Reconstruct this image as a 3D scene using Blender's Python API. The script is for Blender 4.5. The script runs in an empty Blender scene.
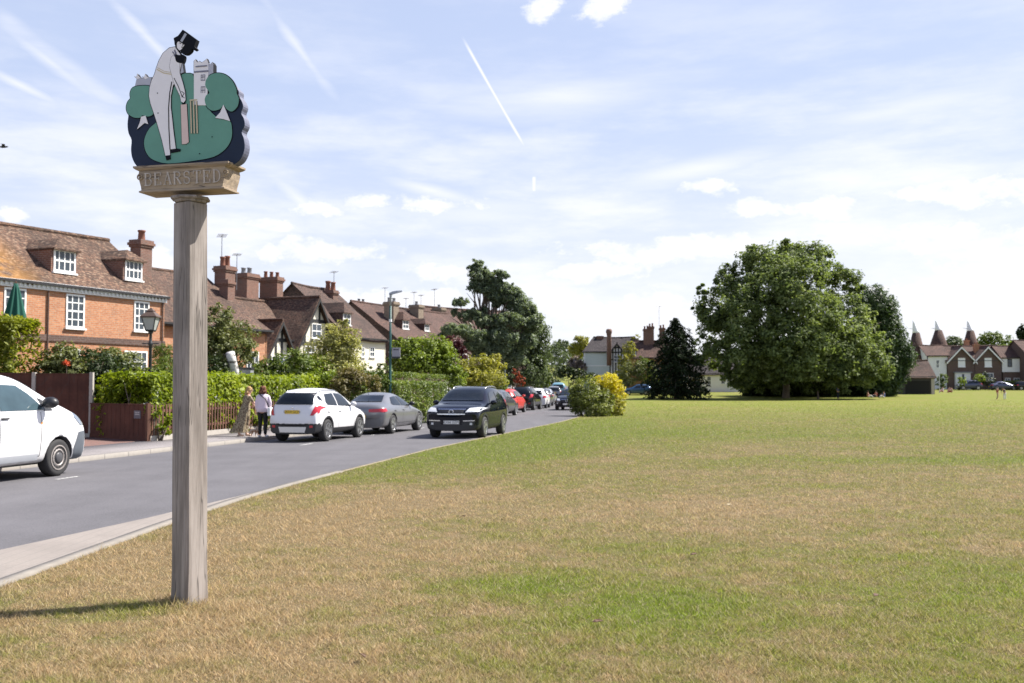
import bpy, bmesh, math, random
import numpy as np
from mathutils import Vector, Matrix
from mathutils.bvhtree import BVHTree
from mathutils.geometry import delaunay_2d_cdt

C = bpy.context.scene.collection
SC = bpy.context.scene
R = math.radians
# ------------------------------------------------------------------ camera
F = 995.0; CAMZ = 1.68; PITCH = math.atan((386.0 - 341.5) / F)
cd = bpy.data.cameras.new('camera'); cam = bpy.data.objects.new('camera', cd); C.objects.link(cam)
cd.sensor_width = 36.0; cd.lens = 36.0 * F / 1024; cd.clip_start = 0.1; cd.clip_end = 6000
cam.location = (0, 0, CAMZ); cam.rotation_euler = (R(90) + PITCH, 0, 0)
cd.dof.use_dof = True; cd.dof.focus_distance = 7.8; cd.dof.aperture_fstop = 4.0
SC.camera = cam
# ------------------------------------------------------------------ light, sky, exposure
SUN_EL, SUN_AZ = R(51), math.atan2(0.94, 0.35)          # azimuth clockwise from +Y (the view direction)
SUN_STRENGTH, SKY_STRENGTH, EXPOSURE = 5.0, 0.15, 0.98
sl = bpy.data.lights.new('sun', 'SUN'); sl.energy = SUN_STRENGTH; sl.angle = R(0.53); sl.color = (1.0, 0.95, 0.87)
so = bpy.data.objects.new('sun', sl); C.objects.link(so)
sdir = Vector((math.sin(SUN_AZ) * math.cos(SUN_EL), math.cos(SUN_AZ) * math.cos(SUN_EL), math.sin(SUN_EL)))
so.rotation_euler = sdir.to_track_quat('Z', 'Y').to_euler(); so.location = (30, 10, 60)
SC.view_settings.view_transform = 'Standard'; SC.view_settings.look = 'None'
SC.view_settings.exposure = EXPOSURE; SC.view_settings.gamma = 1; SC.view_settings.use_curve_mapping = False
SC.cycles.max_bounces = 8; SC.cycles.transparent_max_bounces = 8; SC.cycles.use_denoising = True

def ray(px, py):
    x = (px - 512) / F; u = (341.5 - py) / F
    return Vector((x, math.cos(PITCH) - u * math.sin(PITCH), math.sin(PITCH) + u * math.cos(PITCH)))

class NT:
    """short node-tree writer"""
    def __init__(s, t): s.t = t; t.nodes.clear()
    def n(s, typ, props=None, **inp):
        nd = s.t.nodes.new(typ)
        for k, v in (props or {}).items(): setattr(nd, k, v)
        for k, v in inp.items():
            key = int(k[1:]) if k[0] == '_' and k[1:].isdigit() else k.replace('_', ' ')
            sk = nd.inputs[key]
            if isinstance(v, bpy.types.NodeSocket): s.t.links.new(v, sk)
            else: sk.default_value = v
        return nd
    def math(s, op, a, b=0.0, clamp=False):
        return s.n('ShaderNodeMath', {'operation': op, 'use_clamp': clamp}, _0=a, _1=b).outputs[0]
    def mix(s, f, a, b, mode='MIX'):
        nd = s.t.nodes.new('ShaderNodeMix'); nd.data_type = 'RGBA'; nd.blend_type = mode
        for i, v in ((0, f), (6, a), (7, b)):
            if isinstance(v, bpy.types.NodeSocket): s.t.links.new(v, nd.inputs[i])
            else: nd.inputs[i].default_value = v if i == 0 or len(v) == 4 else (*v, 1)
        return nd.outputs[2]
    def ramp(s, f, stops, interp='LINEAR'):
        nd = s.t.nodes.new('ShaderNodeValToRGB'); nd.color_ramp.interpolation = interp
        e = nd.color_ramp.elements
        while len(e) < len(stops): e.new(0.5)
        for k, (p, c) in enumerate(stops): e[k].position = p; e[k].color = (*c, 1) if len(c) == 3 else c
        s.t.links.new(f, nd.inputs[0]); return nd.outputs[0]
    def noise(s, vec, scale, detail=4, rough=0.55, w=None):
        return s.n('ShaderNodeTexNoise', None, Vector=vec, Scale=scale, Detail=detail, Roughness=rough).outputs[0]
    def smooth(s, v, a, b, lo=0.0, hi=1.0):
        return s.n('ShaderNodeMapRange', {'interpolation_type': 'SMOOTHSTEP'}, _0=v, _1=a, _2=b, _3=lo, _4=hi).outputs[0]
    def mapping(s, vec, loc=(0, 0, 0), rot=(0, 0, 0), scale=(1, 1, 1), typ='POINT'):
        return s.n('ShaderNodeMapping', {'vector_type': typ}, Vector=vec, Location=loc, Rotation=rot, Scale=scale).outputs[0]
    def blob(s, vec, cx, cy, rx, ry, rot=0.0):
        m = s.mapping(vec, (cx, cy, 0), (0, 0, rot), (rx, ry, 1), 'TEXTURE')
        l = s.n('ShaderNodeVectorMath', {'operation': 'LENGTH'}, _0=m).outputs['Value']
        return s.math('SUBTRACT', 1.0, l, True)
    def maxall(s, L):
        o = L[0]
        for v in L[1:]: o = s.math('MAXIMUM', o, v)
        return o

def build_world():
    w = bpy.data.worlds.new('World'); SC.world = w; w.use_nodes = True
    T = NT(w.node_tree)
    sky = T.n('ShaderNodeTexSky', {'sky_type': 'NISHITA', 'sun_disc': False, 'sun_elevation': SUN_EL, 'sun_rotation': SUN_AZ,
              'altitude': 50, 'air_density': 1.0, 'dust_density': 1.2, 'ozone_density': 1.0}).outputs[0]
    d = T.n('ShaderNodeTexCoord').outputs['Generated']
    xyz = T.n('ShaderNodeSeparateXYZ', None, Vector=d)
    az = T.math('ARCTAN2', xyz.outputs[0], xyz.outputs[1]); el = T.math('ARCSINE', xyz.outputs[2])
    v = T.n('ShaderNodeCombineXYZ', None, X=az, Y=el, Z=0.0).outputs[0]
    def ae(px, py):
        r = ray(px, py).normalized(); return math.atan2(r.x, r.y), math.asin(r.z)
    K = 1 / F
    def bl(px, py, rx, ry, rot=0): a, e = ae(px, py); return T.blob(v, a, e, rx * K, ry * K, R(rot))
    # high thin veil, stretched sideways, thicker toward the horizon
    fib = T.noise(T.mapping(v, scale=(4, 16, 1)), 1.0, 7, 0.6)
    fib2 = T.noise(T.mapping(v, (3.1, 1.7, 0), (0, 0, R(-24)), (3, 22, 1)), 1.0, 6, 0.62)
    streaks = T.maxall([bl(*a) for a in [
        (50, 62, 130, 14, -33), (150, 40, 150, 12, -42), (20, 85, 110, 9, -22), (300, 50, 110, 12, -50), (700, 168, 190, 24, 9), (430, 190, 100, 12, -14),
        (860, 150, 300, 28, 7), (300, 200, 120, 16, -40), (560, 95, 300, 40, 4), (480, 215, 240, 30, 0), (900, 110, 260, 45, 6), (120, 190, 200, 30, 8)]])
    veil = T.smooth(T.math('ADD', T.math('MULTIPLY', streaks, 0.50), T.math('MULTIPLY', fib2, 0.62)), 0.44, 1.0, 0.0, 0.72)
    low = T.smooth(el, 0.42, 0.03, 0.0, 1.0)
    band = T.math('MULTIPLY', T.smooth(fib, 0.38, 0.7), T.math('ADD', T.math('MULTIPLY', low, 0.85), 0.16))
    # small cumulus
    puffs = T.maxall([bl(*a) for a in [
        (548, 5, 34, 22, 10), (600, 8, 48, 20, 10), (712, 187, 40, 14), (770, 208, 70, 15), (835, 208, 34, 22), (970, 190, 90, 24), (905, 195, 50, 14),
        (320, 208, 36, 16), (365, 203, 44, 12), (440, 203, 60, 16), (300, 250, 120, 22), (10, 214, 30, 12), (150, 262, 70, 26), (450, 270, 80, 18),
        (590, 272, 70, 18), (830, 232, 80, 16), (960, 238, 120, 26), (620, 308, 150, 30), (990, 258, 90, 20), (560, 305, 70, 24), (400, 300, 120, 20), (950, 300, 160, 26), (260, 225, 60, 10), (700, 250, 200, 20)]])
    pn = T.noise(T.mapping(v, scale=(1, 1.6, 1)), 24.0, 8, 0.66)
    puff = T.smooth(T.math('ADD', T.math('MULTIPLY', puffs, 0.62), T.math('MULTIPLY', T.math('SUBTRACT', pn, 0.5), T.smooth(puffs, 0.0, 0.15, 0.0, 1.7))), 0.12, 0.52, 0, 0.9)
    # vapour trails
    def trail(x0, y0, x1, y1, wd):
        mx, my = (x0 + x1) / 2, (y0 + y1) / 2; L = math.hypot(x1 - x0, y1 - y0) / 2
        a, e = ae(mx, my); m = T.mapping(v, (a, e, 0), (0, 0, math.atan2(-(y1 - y0), x1 - x0)), (L * K, wd * K, 1), 'TEXTURE')
        s = T.n('ShaderNodeSeparateXYZ', None, Vector=m)
        gx = T.smooth(T.math('ABSOLUTE', s.outputs[0]), 1.05, 0.7); gy = T.smooth(T.math('ABSOLUTE', s.outputs[1]), 1.0, 0.1)
        return T.math('MULTIPLY', gx, gy)
    tr = T.math('MULTIPLY', T.maxall([trail(462, 42, 528, 149, 2.2), trail(534, 176, 534, 192, 3.0), T.math('MULTIPLY', trail(0, 26, 128, 106, 13), T.smooth(fib2, .3, .7, .1, .6))]), .85)
    cloud = T.maxall([veil, band, puff, tr])
    shade = T.noise(T.mapping(v, (0, 0.012, 0), scale=(1, 1.7, 1)), 26.0, 6, 0.62)
    cw = 4.2
    ccol = T.mix(T.math('MULTIPLY', puff, T.smooth(shade, 0.45, 0.75)), (cw * .90, cw * .90, cw * .93), (cw * .74, cw * .77, cw * .83))
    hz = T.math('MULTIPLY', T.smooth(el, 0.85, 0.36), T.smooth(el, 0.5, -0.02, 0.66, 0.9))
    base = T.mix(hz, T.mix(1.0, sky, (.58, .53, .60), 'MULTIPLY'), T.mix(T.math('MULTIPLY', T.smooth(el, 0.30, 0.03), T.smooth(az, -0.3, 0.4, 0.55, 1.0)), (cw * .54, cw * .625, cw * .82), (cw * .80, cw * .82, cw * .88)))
    above = T.smooth(el, -0.02, 0.0)
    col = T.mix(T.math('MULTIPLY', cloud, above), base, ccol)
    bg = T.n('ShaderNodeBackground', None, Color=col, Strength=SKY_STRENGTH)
    T.n('ShaderNodeOutputWorld', None, Surface=bg.outputs[0])
build_world()

# ------------------------------------------------------------------ helpers
rng = np.random.default_rng(7); random.seed(7)
YBR = [-60, 0, 118, 165, 300, 480, 1800]; ZBR = [0, 0, 0.0, 1.05, 4.6, 12, 14]
def H(y): return float(np.interp(y, YBR, ZBR))
def P(px, py, d):                         # world point at depth y = d seen at a pixel
    r = ray(px, py); s = d / r.y; return Vector((r.x * s, d, CAMZ + r.z * s))
def G(px, py, z=0.0):
    r = ray(px, py); s = (z - CAMZ) / r.z; return Vector((r.x * s, r.y * s, z))
def onplane(px, py, O, u):                # local (x, z) on a vertical plane through O along u
    r = ray(px, py)                       # s*r.xy = O.xy + u*l
    det = r.x * (-u[1]) - (-u[0]) * r.y
    s = (O[0] * (-u[1]) + u[0] * O[1]) / det
    l = ((r.x * s - O[0]) * u[0] + (r.y * s - O[1]) * u[1])
    return l, CAMZ + r.z * s

def tag(o, label=None, cat=None, group=None, kind=None):
    if label: o['label'] = label
    if cat: o['category'] = cat
    if group: o['group'] = group
    if kind: o['kind'] = kind
    return o
def thing(name, label, cat, loc=(0, 0, 0), rz=0.0, group=None):
    o = bpy.data.objects.new(name, None); C.objects.link(o); o.empty_display_size = 0.2
    o.location = loc; o.rotation_euler = (0, 0, rz)
    return tag(o, label, cat, group)
def link(name, me, parent=None, loc=None, rz=None):
    o = bpy.data.objects.new(name, me); C.objects.link(o)
    if parent: o.parent = parent
    if loc is not None: o.location = loc
    if rz is not None: o.rotation_euler = (0, 0, rz)
    return o
def copy_tree(o, parent=None):
    c = o.copy(); C.objects.link(c)
    if parent: c.parent = parent
    for ch in list(o.children): copy_tree(ch, c)
    return c

class MB:
    def __init__(s): s.v = []; s.f = []
    def add(s, vs, fs):
        b = len(s.v); s.v += [tuple(p) for p in vs]; s.f += [tuple(b + i for i in f) for f in fs]; return s
    def box(s, x0, x1, y0, y1, z0, z1, M=None):
        vs = [(x0, y0, z0), (x1, y0, z0), (x1, y1, z0), (x0, y1, z0), (x0, y0, z1), (x1, y0, z1), (x1, y1, z1), (x0, y1, z1)]
        if M: vs = [M @ Vector(p) for p in vs]
        return s.add(vs, [(0, 3, 2, 1), (4, 5, 6, 7), (0, 1, 5, 4), (1, 2, 6, 5), (2, 3, 7, 6), (3, 0, 4, 7)])
    def prism(s, poly, a, b, axis='y'):
        """extrude a polygon: axis y -> poly is (x,z); axis x -> (y,z); axis z -> (x,y)"""
        n = len(poly)
        ar = sum(poly[i][0] * poly[(i + 1) % n][1] - poly[(i + 1) % n][0] * poly[i][1] for i in range(n))
        if ar < 0: poly = poly[::-1]
        mk = {'y': lambda p, t: (p[0], t, p[1]), 'x': lambda p, t: (t, p[0], p[1]), 'z': lambda p, t: (p[0], p[1], t)}[axis]
        vs = [mk(p, a) for p in poly] + [mk(p, b) for p in poly]
        fs = [tuple(range(n)), tuple(range(2 * n - 1, n - 1, -1))] + [(i, i + n, (i + 1) % n + n, (i + 1) % n) for i in range(n)]
        if axis != 'y': fs = [f[::-1] for f in fs]
        return s.add(vs, fs)
    def rings(s, rings, cap=True, closed=False):
        n = len(rings[0]); vs = [p for r in rings for p in r]; fs = []
        for k in range(len(rings) - 1):
            for i in range(n): j = (i + 1) % n; fs.append((k * n + i, k * n + j, (k + 1) * n + j, (k + 1) * n + i))
        if cap: fs.append(tuple(range(n - 1, -1, -1))); fs.append(tuple((len(rings) - 1) * n + i for i in range(n)))
        return s.add(vs, fs)
    def tube(s, pts, rad, n=8, cap=True):
        pts = [Vector(p) for p in pts]; rad = rad if hasattr(rad, '__len__') else [rad] * len(pts); rg = []
        up = None
        for k, p in enumerate(pts):
            t = (pts[min(k + 1, len(pts) - 1)] - pts[max(k - 1, 0)]).normalized()
            if up is None: up = Vector((0, 0, 1)) if abs(t.z) < .9 else Vector((1, 0, 0))
            a = t.cross(up).normalized(); b = a.cross(t).normalized(); up = b
            rg.append([p + (a * math.cos(q) + b * math.sin(q)) * rad[k] for q in [2 * math.pi * i / n for i in range(n)]])
        return s.rings(rg, cap)
    def lathe(s, prof, n=16, o=(0, 0, 0), cap=True):
        return s.rings([[(o[0] + r * math.cos(2 * math.pi * i / n), o[1] + r * math.sin(2 * math.pi * i / n), o[2] + z) for i in range(n)] for r, z in prof], cap)
    def ellipsoid(s, c, r, n=12, m=8, M=None):
        rg = []
        for k in range(m + 1):
            a = -math.pi / 2 + math.pi * k / m; a = max(-1.5, min(1.5, a))
            ring = [Vector((r[0] * math.cos(a) * math.cos(2 * math.pi * i / n), r[1] * math.cos(a) * math.sin(2 * math.pi * i / n), r[2] * math.sin(a))) for i in range(n)]
            if M: ring = [M @ p for p in ring]
            rg.append([p + Vector(c) for p in ring])
        return s.rings(rg)
    def build(s, name, mat, parent=None, smooth=False, loc=None, rz=None, fixn=True, bevel=0):
        me = bpy.data.meshes.new(name); me.from_pydata(s.v, [], s.f)
        if fixn or bevel:
            bm = bmesh.new(); bm.from_mesh(me)
            if fixn: bmesh.ops.recalc_face_normals(bm, faces=bm.faces)
            if bevel: bmesh.ops.bevel(bm, geom=[e for e in bm.edges if len(e.link_faces) == 2 and e.calc_face_angle(0) > 0.5], offset=bevel, segments=2, affect='EDGES', profile=0.6)
            bm.to_mesh(me); bm.free()
        if smooth: me.shade_smooth()
        me.materials.append(mat); return link(name, me, parent, loc, rz)

def np_mesh(name, V, quads, mat, parent=None, smooth=False, k=4):
    me = bpy.data.meshes.new(name); nf = len(quads)
    me.vertices.add(len(V)); me.vertices.foreach_set('co', np.asarray(V, np.float32).ravel())
    me.loops.add(nf * k); me.loops.foreach_set('vertex_index', np.asarray(quads, np.int32).ravel())
    me.polygons.add(nf); me.polygons.foreach_set('loop_start', np.arange(0, nf * k, k, dtype=np.int32))
    me.update(calc_edges=True); me.materials.append(mat)
    if smooth: me.shade_smooth()
    return link(name, me, parent)

# ------------------------------------------------------------------ materials
def M_(name):
    m = bpy.data.materials.new(name); m.use_nodes = True; return m, NT(m.node_tree)
def finish(T, col, rough=0.7, bump=None, bstr=0.3, bdist=0.01, **kw):
    p = T.n('ShaderNodeBsdfPrincipled')
    for k, v in dict(Base_Color=col, Roughness=rough, **kw).items():
        sk = p.inputs[k.replace('_', ' ')]
        if isinstance(v, bpy.types.NodeSocket): T.t.links.new(v, sk)
        else: sk.default_value = (*v, 1) if hasattr(v, '__len__') and len(v) == 3 and sk.type == 'RGBA' else v
    if bump is not None: T.t.links.new(T.n('ShaderNodeBump', None, Height=bump, Strength=bstr, Distance=bdist).outputs[0], p.inputs['Normal'])
    T.n('ShaderNodeOutputMaterial', None, Surface=p.outputs[0]); return p
def plain(name, col, rough=0.6, var=0.12, scale=6.0, metal=0.0, spec=0.5, coat=0.0, bstr=0.0):
    m, T = M_(name); o = T.n('ShaderNodeTexCoord').outputs['Object']
    nz = T.noise(o, scale, 6, 0.6)
    c = T.mix(nz, tuple(x * (1 - var) for x in col), tuple(min(1, x * (1 + var)) for x in col))
    finish(T, c, rough, nz if bstr else None, bstr, 0.01, Metallic=metal, Specular_IOR_Level=spec, Coat_Weight=coat, Coat_Roughness=0.04); return m
def paint(name, col, metal=0.0, dirtamt=0.5, coat=0.5, spec=0.5):
    m, T = M_(name); o = T.n('ShaderNodeTexCoord').outputs['Object']
    z = T.n('ShaderNodeSeparateXYZ', None, Vector=o).outputs[2]
    dirt = T.math('MULTIPLY', T.smooth(z, 0.75, 0.15), T.smooth(T.noise(o, 5, 6, .65), 0.3, 0.75, 0.05 * dirtamt, dirtamt))
    c = T.mix(dirt, col, (0.16, 0.14, 0.12))
    finish(T, c, T.math('ADD', T.math('MULTIPLY', dirt, 0.5), 0.3), Metallic=metal, Coat_Weight=coat, Coat_Roughness=0.06, Specular_IOR_Level=spec); return m
def glass(name, col=(0.015, 0.02, 0.025), rough=0.04, spec=0.45):
    m, T = M_(name); o = T.n('ShaderNodeTexCoord').outputs['Object']
    nz = T.noise(o, 2.5, 3, 0.5); finish(T, T.mix(nz, tuple(.6 * x for x in col), tuple(1.5 * x for x in col)), rough, Specular_IOR_Level=spec); return m
def brick(name, c1, c2, mortar, sx=0.225, sz=0.075, weather=(0.1, 0.09, 0.08), wamt=0.35, msize=0.012):
    m, T = M_(name); o = T.n('ShaderNodeTexCoord').outputs['Object']; s = T.n('ShaderNodeSeparateXYZ', None, Vector=o)
    v = T.n('ShaderNodeCombineXYZ', None, X=T.math('ADD', s.outputs[0], s.outputs[1]), Y=s.outputs[2], Z=0.0).outputs[0]
    b = T.n('ShaderNodeTexBrick', {'offset': 0.5}, Vector=v, Color1=(*c1, 1), Color2=(*c2, 1), Mortar=(*mortar, 1), Scale=1.0, Mortar_Size=msize, Bias=0.0, Brick_Width=sx, Row_Height=sz)
    w = T.smooth(T.noise(o, 1.3, 7, .65), 0.45, 0.8, 0.0, wamt)
    c = T.mix(w, T.mix(T.smooth(T.noise(o, 9, 4, .6), .3, .7, 0, .45), b.outputs[0], tuple(.62 * x for x in c1)), weather)
    finish(T, c, 0.9, b.outputs['Fac'], -0.4, 0.012); return m
def tiles(name, c1, c2, lichen=(0.42, 0.36, 0.22), lamt=0.5, moss=(0.30, 0.15, 0.03), mamt=0.0, slope=0.75):
    m, T = M_(name); o = T.n('ShaderNodeTexCoord').outputs['Object']; s = T.n('ShaderNodeSeparateXYZ', None, Vector=o)
    g = T.n('ShaderNodeNewGeometry').outputs['Normal']; tn = T.n('ShaderNodeVectorTransform', {'vector_type': 'NORMAL', 'convert_from': 'WORLD', 'convert_to': 'OBJECT'}, Vector=g).outputs[0]
    ns = T.n('ShaderNodeSeparateXYZ', None, Vector=tn)
    fx = T.math('GREATER_THAN', T.math('ABSOLUTE', ns.outputs[0]), T.math('ABSOLUTE', ns.outputs[1]))
    h = T.n('ShaderNodeMix', None, _0=fx, _2=s.outputs[0], _3=s.outputs[1]).outputs[0]
    wob = T.math('MULTIPLY', T.math('SUBTRACT', T.noise(o, 0.8, 3), 0.5), 0.22)
    v = T.n('ShaderNodeCombineXYZ', None, X=h, Y=T.math('ADD', T.math('MULTIPLY', s.outputs[2], 1 / slope), wob), Z=0.0).outputs[0]
    b = T.n('ShaderNodeTexBrick', {'offset': 0.5}, Vector=v, Color1=(*c1, 1), Color2=(*c2, 1), Mortar=(*[.3 * x for x in c1], 1), Scale=1.0, Mortar_Size=0.012, Mortar_Smooth=0.3, Bias=0.0, Brick_Width=0.19, Row_Height=0.115)
    pale = T.math('MULTIPLY', T.smooth(T.noise(T.mapping(v, scale=(5.3, 8.7, 1)), 1.0, 1, .5), 0.50, 0.66, 0, lamt), T.smooth(T.noise(o, 1.1, 5, .7), .35, .65, .25, 1.0))
    c = T.mix(pale, b.outputs[0], lichen)
    c = T.mix(T.smooth(T.noise(o, 0.55, 6, .7), .42, .66, 0, .6), c, tuple(.42 * x for x in c1)); c = T.mix(T.smooth(T.noise(T.mapping(v, (3.3, 1.7, 0), scale=(5.3, 8.7, 1)), 1.0, 1, .5), .5, .64, 0, .7), c, tuple(.3 * x for x in c1))
    if mamt: c = T.mix(T.math('MULTIPLY', T.smooth(T.noise(o, 0.9, 6, .7), .34, .56), T.smooth(s.outputs[0], -5.5, -9.0, 0, mamt)), c, moss)
    row = T.math('FRACT', T.math('MULTIPLY', T.n('ShaderNodeSeparateXYZ', None, Vector=v).outputs[1], 1 / 0.115))
    finish(T, c, 0.92, T.math('ADD', T.math('MULTIPLY', row, -0.6), T.math('MULTIPLY', b.outputs['Fac'], -0.5)), 0.55, 0.02); return m
def wood(name, ca, cb, scale=(14, 14, 0.8), dark=(0.06, 0.05, 0.045), crack=0.55, rough=0.85):
    m, T = M_(name); o = T.n('ShaderNodeTexCoord').outputs['Object']
    g = T.noise(T.mapping(o, scale=scale), 1.0, 8, 0.7); l = T.noise(o, 1.6, 4, .6)
    c = T.mix(T.smooth(g, .3, .72), ca, cb); c = T.mix(T.smooth(l, .45, .75, 0, .4), c, tuple(.62 * x for x in ca))
    k = T.noise(T.mapping(o, (4.4, 2.2, .3), scale=tuple(a * (.8 if a > 2 else .55) for a in scale)), 1.0, 3, .5)
    line = T.smooth(T.math('ABSOLUTE', T.math('SUBTRACT', k, 0.52)), 0.012, 0.0, 0, crack)
    c = T.mix(line, c, dark); finish(T, c, rough, T.math('SUBTRACT', g, line), 0.5, 0.006); return m
def leafmat(name, a, b, trans=0.35, tip=None, gloss=0.35, rough=0.5, scale=0.9):
    m, T = M_(name); o = T.n('ShaderNodeTexCoord').outputs['Object']; g = T.n('ShaderNodeNewGeometry')
    f = T.math('ADD', T.math('MULTIPLY', g.outputs['Random Per Island'], .6), T.math('MULTIPLY', T.smooth(T.noise(o, scale, 4, .6), .3, .7), .4))
    st = [(0.05, a), (0.75, b)] + ([(0.97, tip)] if tip else [])
    c = T.ramp(f, st)
    p = T.n('ShaderNodeBsdfPrincipled', None, Base_Color=c, Roughness=rough); p.inputs['Specular IOR Level'].default_value = gloss
    t = T.n('ShaderNodeBsdfTranslucent', None, Color=T.mix(1.0, c, (1.25, 1.3, .6), 'MULTIPLY'))
    mx = T.n('ShaderNodeMixShader', None, _0=trans, _1=p.outputs[0], _2=t.outputs[0])
    T.n('ShaderNodeOutputMaterial', None, Surface=mx.outputs[0]); return m

MT = {}
MT['white'] = plain('white_paint', (.78, .79, .80), .5, .05)
MT['black'] = plain('black_plastic', (.018, .019, .022), .45, .2)
MT['tyre'] = plain('tyre_rubber', (.028, .028, .029), .8, .25, 20)
MT['rim'] = plain('alloy', (.55, .56, .58), .3, .1, 20, metal=.85)
MT['rimd'] = plain('dark_alloy', (.07, .07, .075), .4, .2, 20)
MT['steelrim'] = plain('steel_wheel', (.34, .31, .29), .5, .25, 20, metal=.3)
MT['glass'] = glass('car_glass', (.010, .014, .018))
MT['vanglass'] = glass('van_glass', (.045, .075, .09), .05)
MT['pane'] = glass('window_pane', (.05, .065, .08), .06)
MT['lamp'] = plain('lamp_lens', (.62, .64, .66), .12, .3, 25, spec=.8, coat=.6)
MT['lampd'] = plain('dark_lamp_lens', (.16, .19, .23), .12, .4, 25, spec=.8, coat=.6)
MT['red'] = plain('tail_lens', (.45, .015, .025), .18, .35, 18, coat=.7)
MT['amber'] = plain('amber_lens', (.7, .25, .04), .2, .2)
MT['plate_y'] = plain('yellow_plate', (.75, .50, .04), .5, .05)
MT['plate_w'] = plain('white_plate', (.78, .78, .76), .5, .05)
MT['chrome'] = plain('chrome', (.75, .76, .78), .15, .05, metal=1)
MT['concrete'] = plain('pale_concrete', (.40, .37, .33), .9, .25, 9, bstr=.2)
MT['bark'] = wood('bark', (.10, .075, .055), (.19, .15, .115), (9, 9, 1.5))
MT['skin'] = plain('skin', (.62, .38, .28), .55, .06)
MT['lead'] = plain('lead_sheet', (.22, .23, .25), .6, .2)
MT['aerial'] = plain('aerial_metal', (.22, .22, .23), .4, .1, metal=.5)
MT['iron'] = plain('black_iron', (.03, .033, .035), .5, .25, 8)
# ------------------------------------------------------------------ ground, road, pavement
LK = [(-40, -23.0), (5, -13.1), (22, -9.55), (30, -7.85), (40, -5.75), (56, -2.5), (68, -.3), (83, 1.3), (120, 3.2), (165, 4.3), (300, 5.5), (420, 6.0)]     # left kerb (y, x)
RE = [(-40, -16.6), (-10, -10.1), (2, -7.6), (5, -6.95), (10.1, -5.25), (12.7, -4.62), (16, -4.0), (19, -3.5), (27, -2.15), (36, -.15), (46, 2.1), (54, 3.55), (64, 5.0), (68, 5.5), (83, 7.2), (120, 9.0), (165, 10.1), (300, 11.5), (420, 12)]
def lk(y): return float(np.interp(y, [p[0] for p in LK], [p[1] for p in LK]))
def re_(y): return float(np.interp(y, [p[0] for p in RE], [p[1] for p in RE]))
def grass_edge(y):
    return float(np.interp(y, [-40, 2, 8.3, 12, 14.5, 17, 19.5], [-4.35, -4.32, -4.27, -4.15, -4.0, -3.7, -3.3])) if y < 19.5 else re_(y) + .13

def grass_col(T, pos):
    s = T.n('ShaderNodeSeparateXYZ', None, Vector=pos)
    v = T.n('ShaderNodeCombineXYZ', None, X=s.outputs[0], Y=s.outputs[1], Z=0.0).outputs[0]
    big = T.noise(v, 0.10, 5, .55); mid = T.noise(v, 0.55, 5, .6); fine = T.noise(v, 2.6, 6, .7); tiny = T.noise(v, 15, 4, .7)
    # greener strips: watered verge by the road, a lush patch near, softer ones further out
    bl = lambda *a: T.blob(v, *a)
    lush = T.maxall([bl(1.4, 34, 3.6, 21, R(-13)), T.math('MULTIPLY', bl(1.1, 7.6, 1.1, 1.5), .62), T.math('MULTIPLY', bl(0.2, 8.4, 1.2, 1.0), .45), T.math('MULTIPLY', bl(4.6, 8.0, 2.6, 3.4), .3), T.math('MULTIPLY', bl(5.5, 36, 9, 8), .45), T.math('MULTIPLY', bl(11, 22, 9, 3.2), .4), T.math('MULTIPLY', bl(-2.9, 7.5, .8, .45), .5)])
    dry = T.maxall([bl(-3.4, 10.5, 1.6, 4.5), T.math('MULTIPLY', bl(-1.6, 9.5, 2.2, 3.5), .6), bl(-1.9, 14, 2.6, 7.5, R(-8)), T.math('MULTIPLY', bl(-2.4, 6.8, 2.4, 2.4), .8), T.math('MULTIPLY', bl(1.5, 14, 6, 3.4), .75), T.math('MULTIPLY', bl(5.2, 10.5, 2.6, 1.6), .6), T.math('MULTIPLY', bl(12, 20, 8, 3), .5)])
    far = T.smooth(s.outputs[1], 14, 70, .02, .24)
    gr = T.math('ADD', T.math('ADD', T.math('MULTIPLY', big, .55), T.math('MULTIPLY', mid, .75)), T.math('ADD', T.math('MULTIPLY', fine, .95), T.math('MULTIPLY', tiny, .95)))
    gr = T.math('ADD', T.math('ADD', gr, far), T.math('SUBTRACT', T.math('MULTIPLY', lush, .70), T.math('MULTIPLY', dry, .34)))
    g = T.math('ADD', T.math('MULTIPLY', T.math('SUBTRACT', gr, 1.555), 1.55), .30)
    c = T.ramp(g, [(0.05, (.36, .258, .14)), (.25, (.30, .234, .108)), (.42, (.242, .214, .068)), (.62, (.205, .214, .038)), (.9, (.16, .208, .016))])
    return c, g
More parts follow.
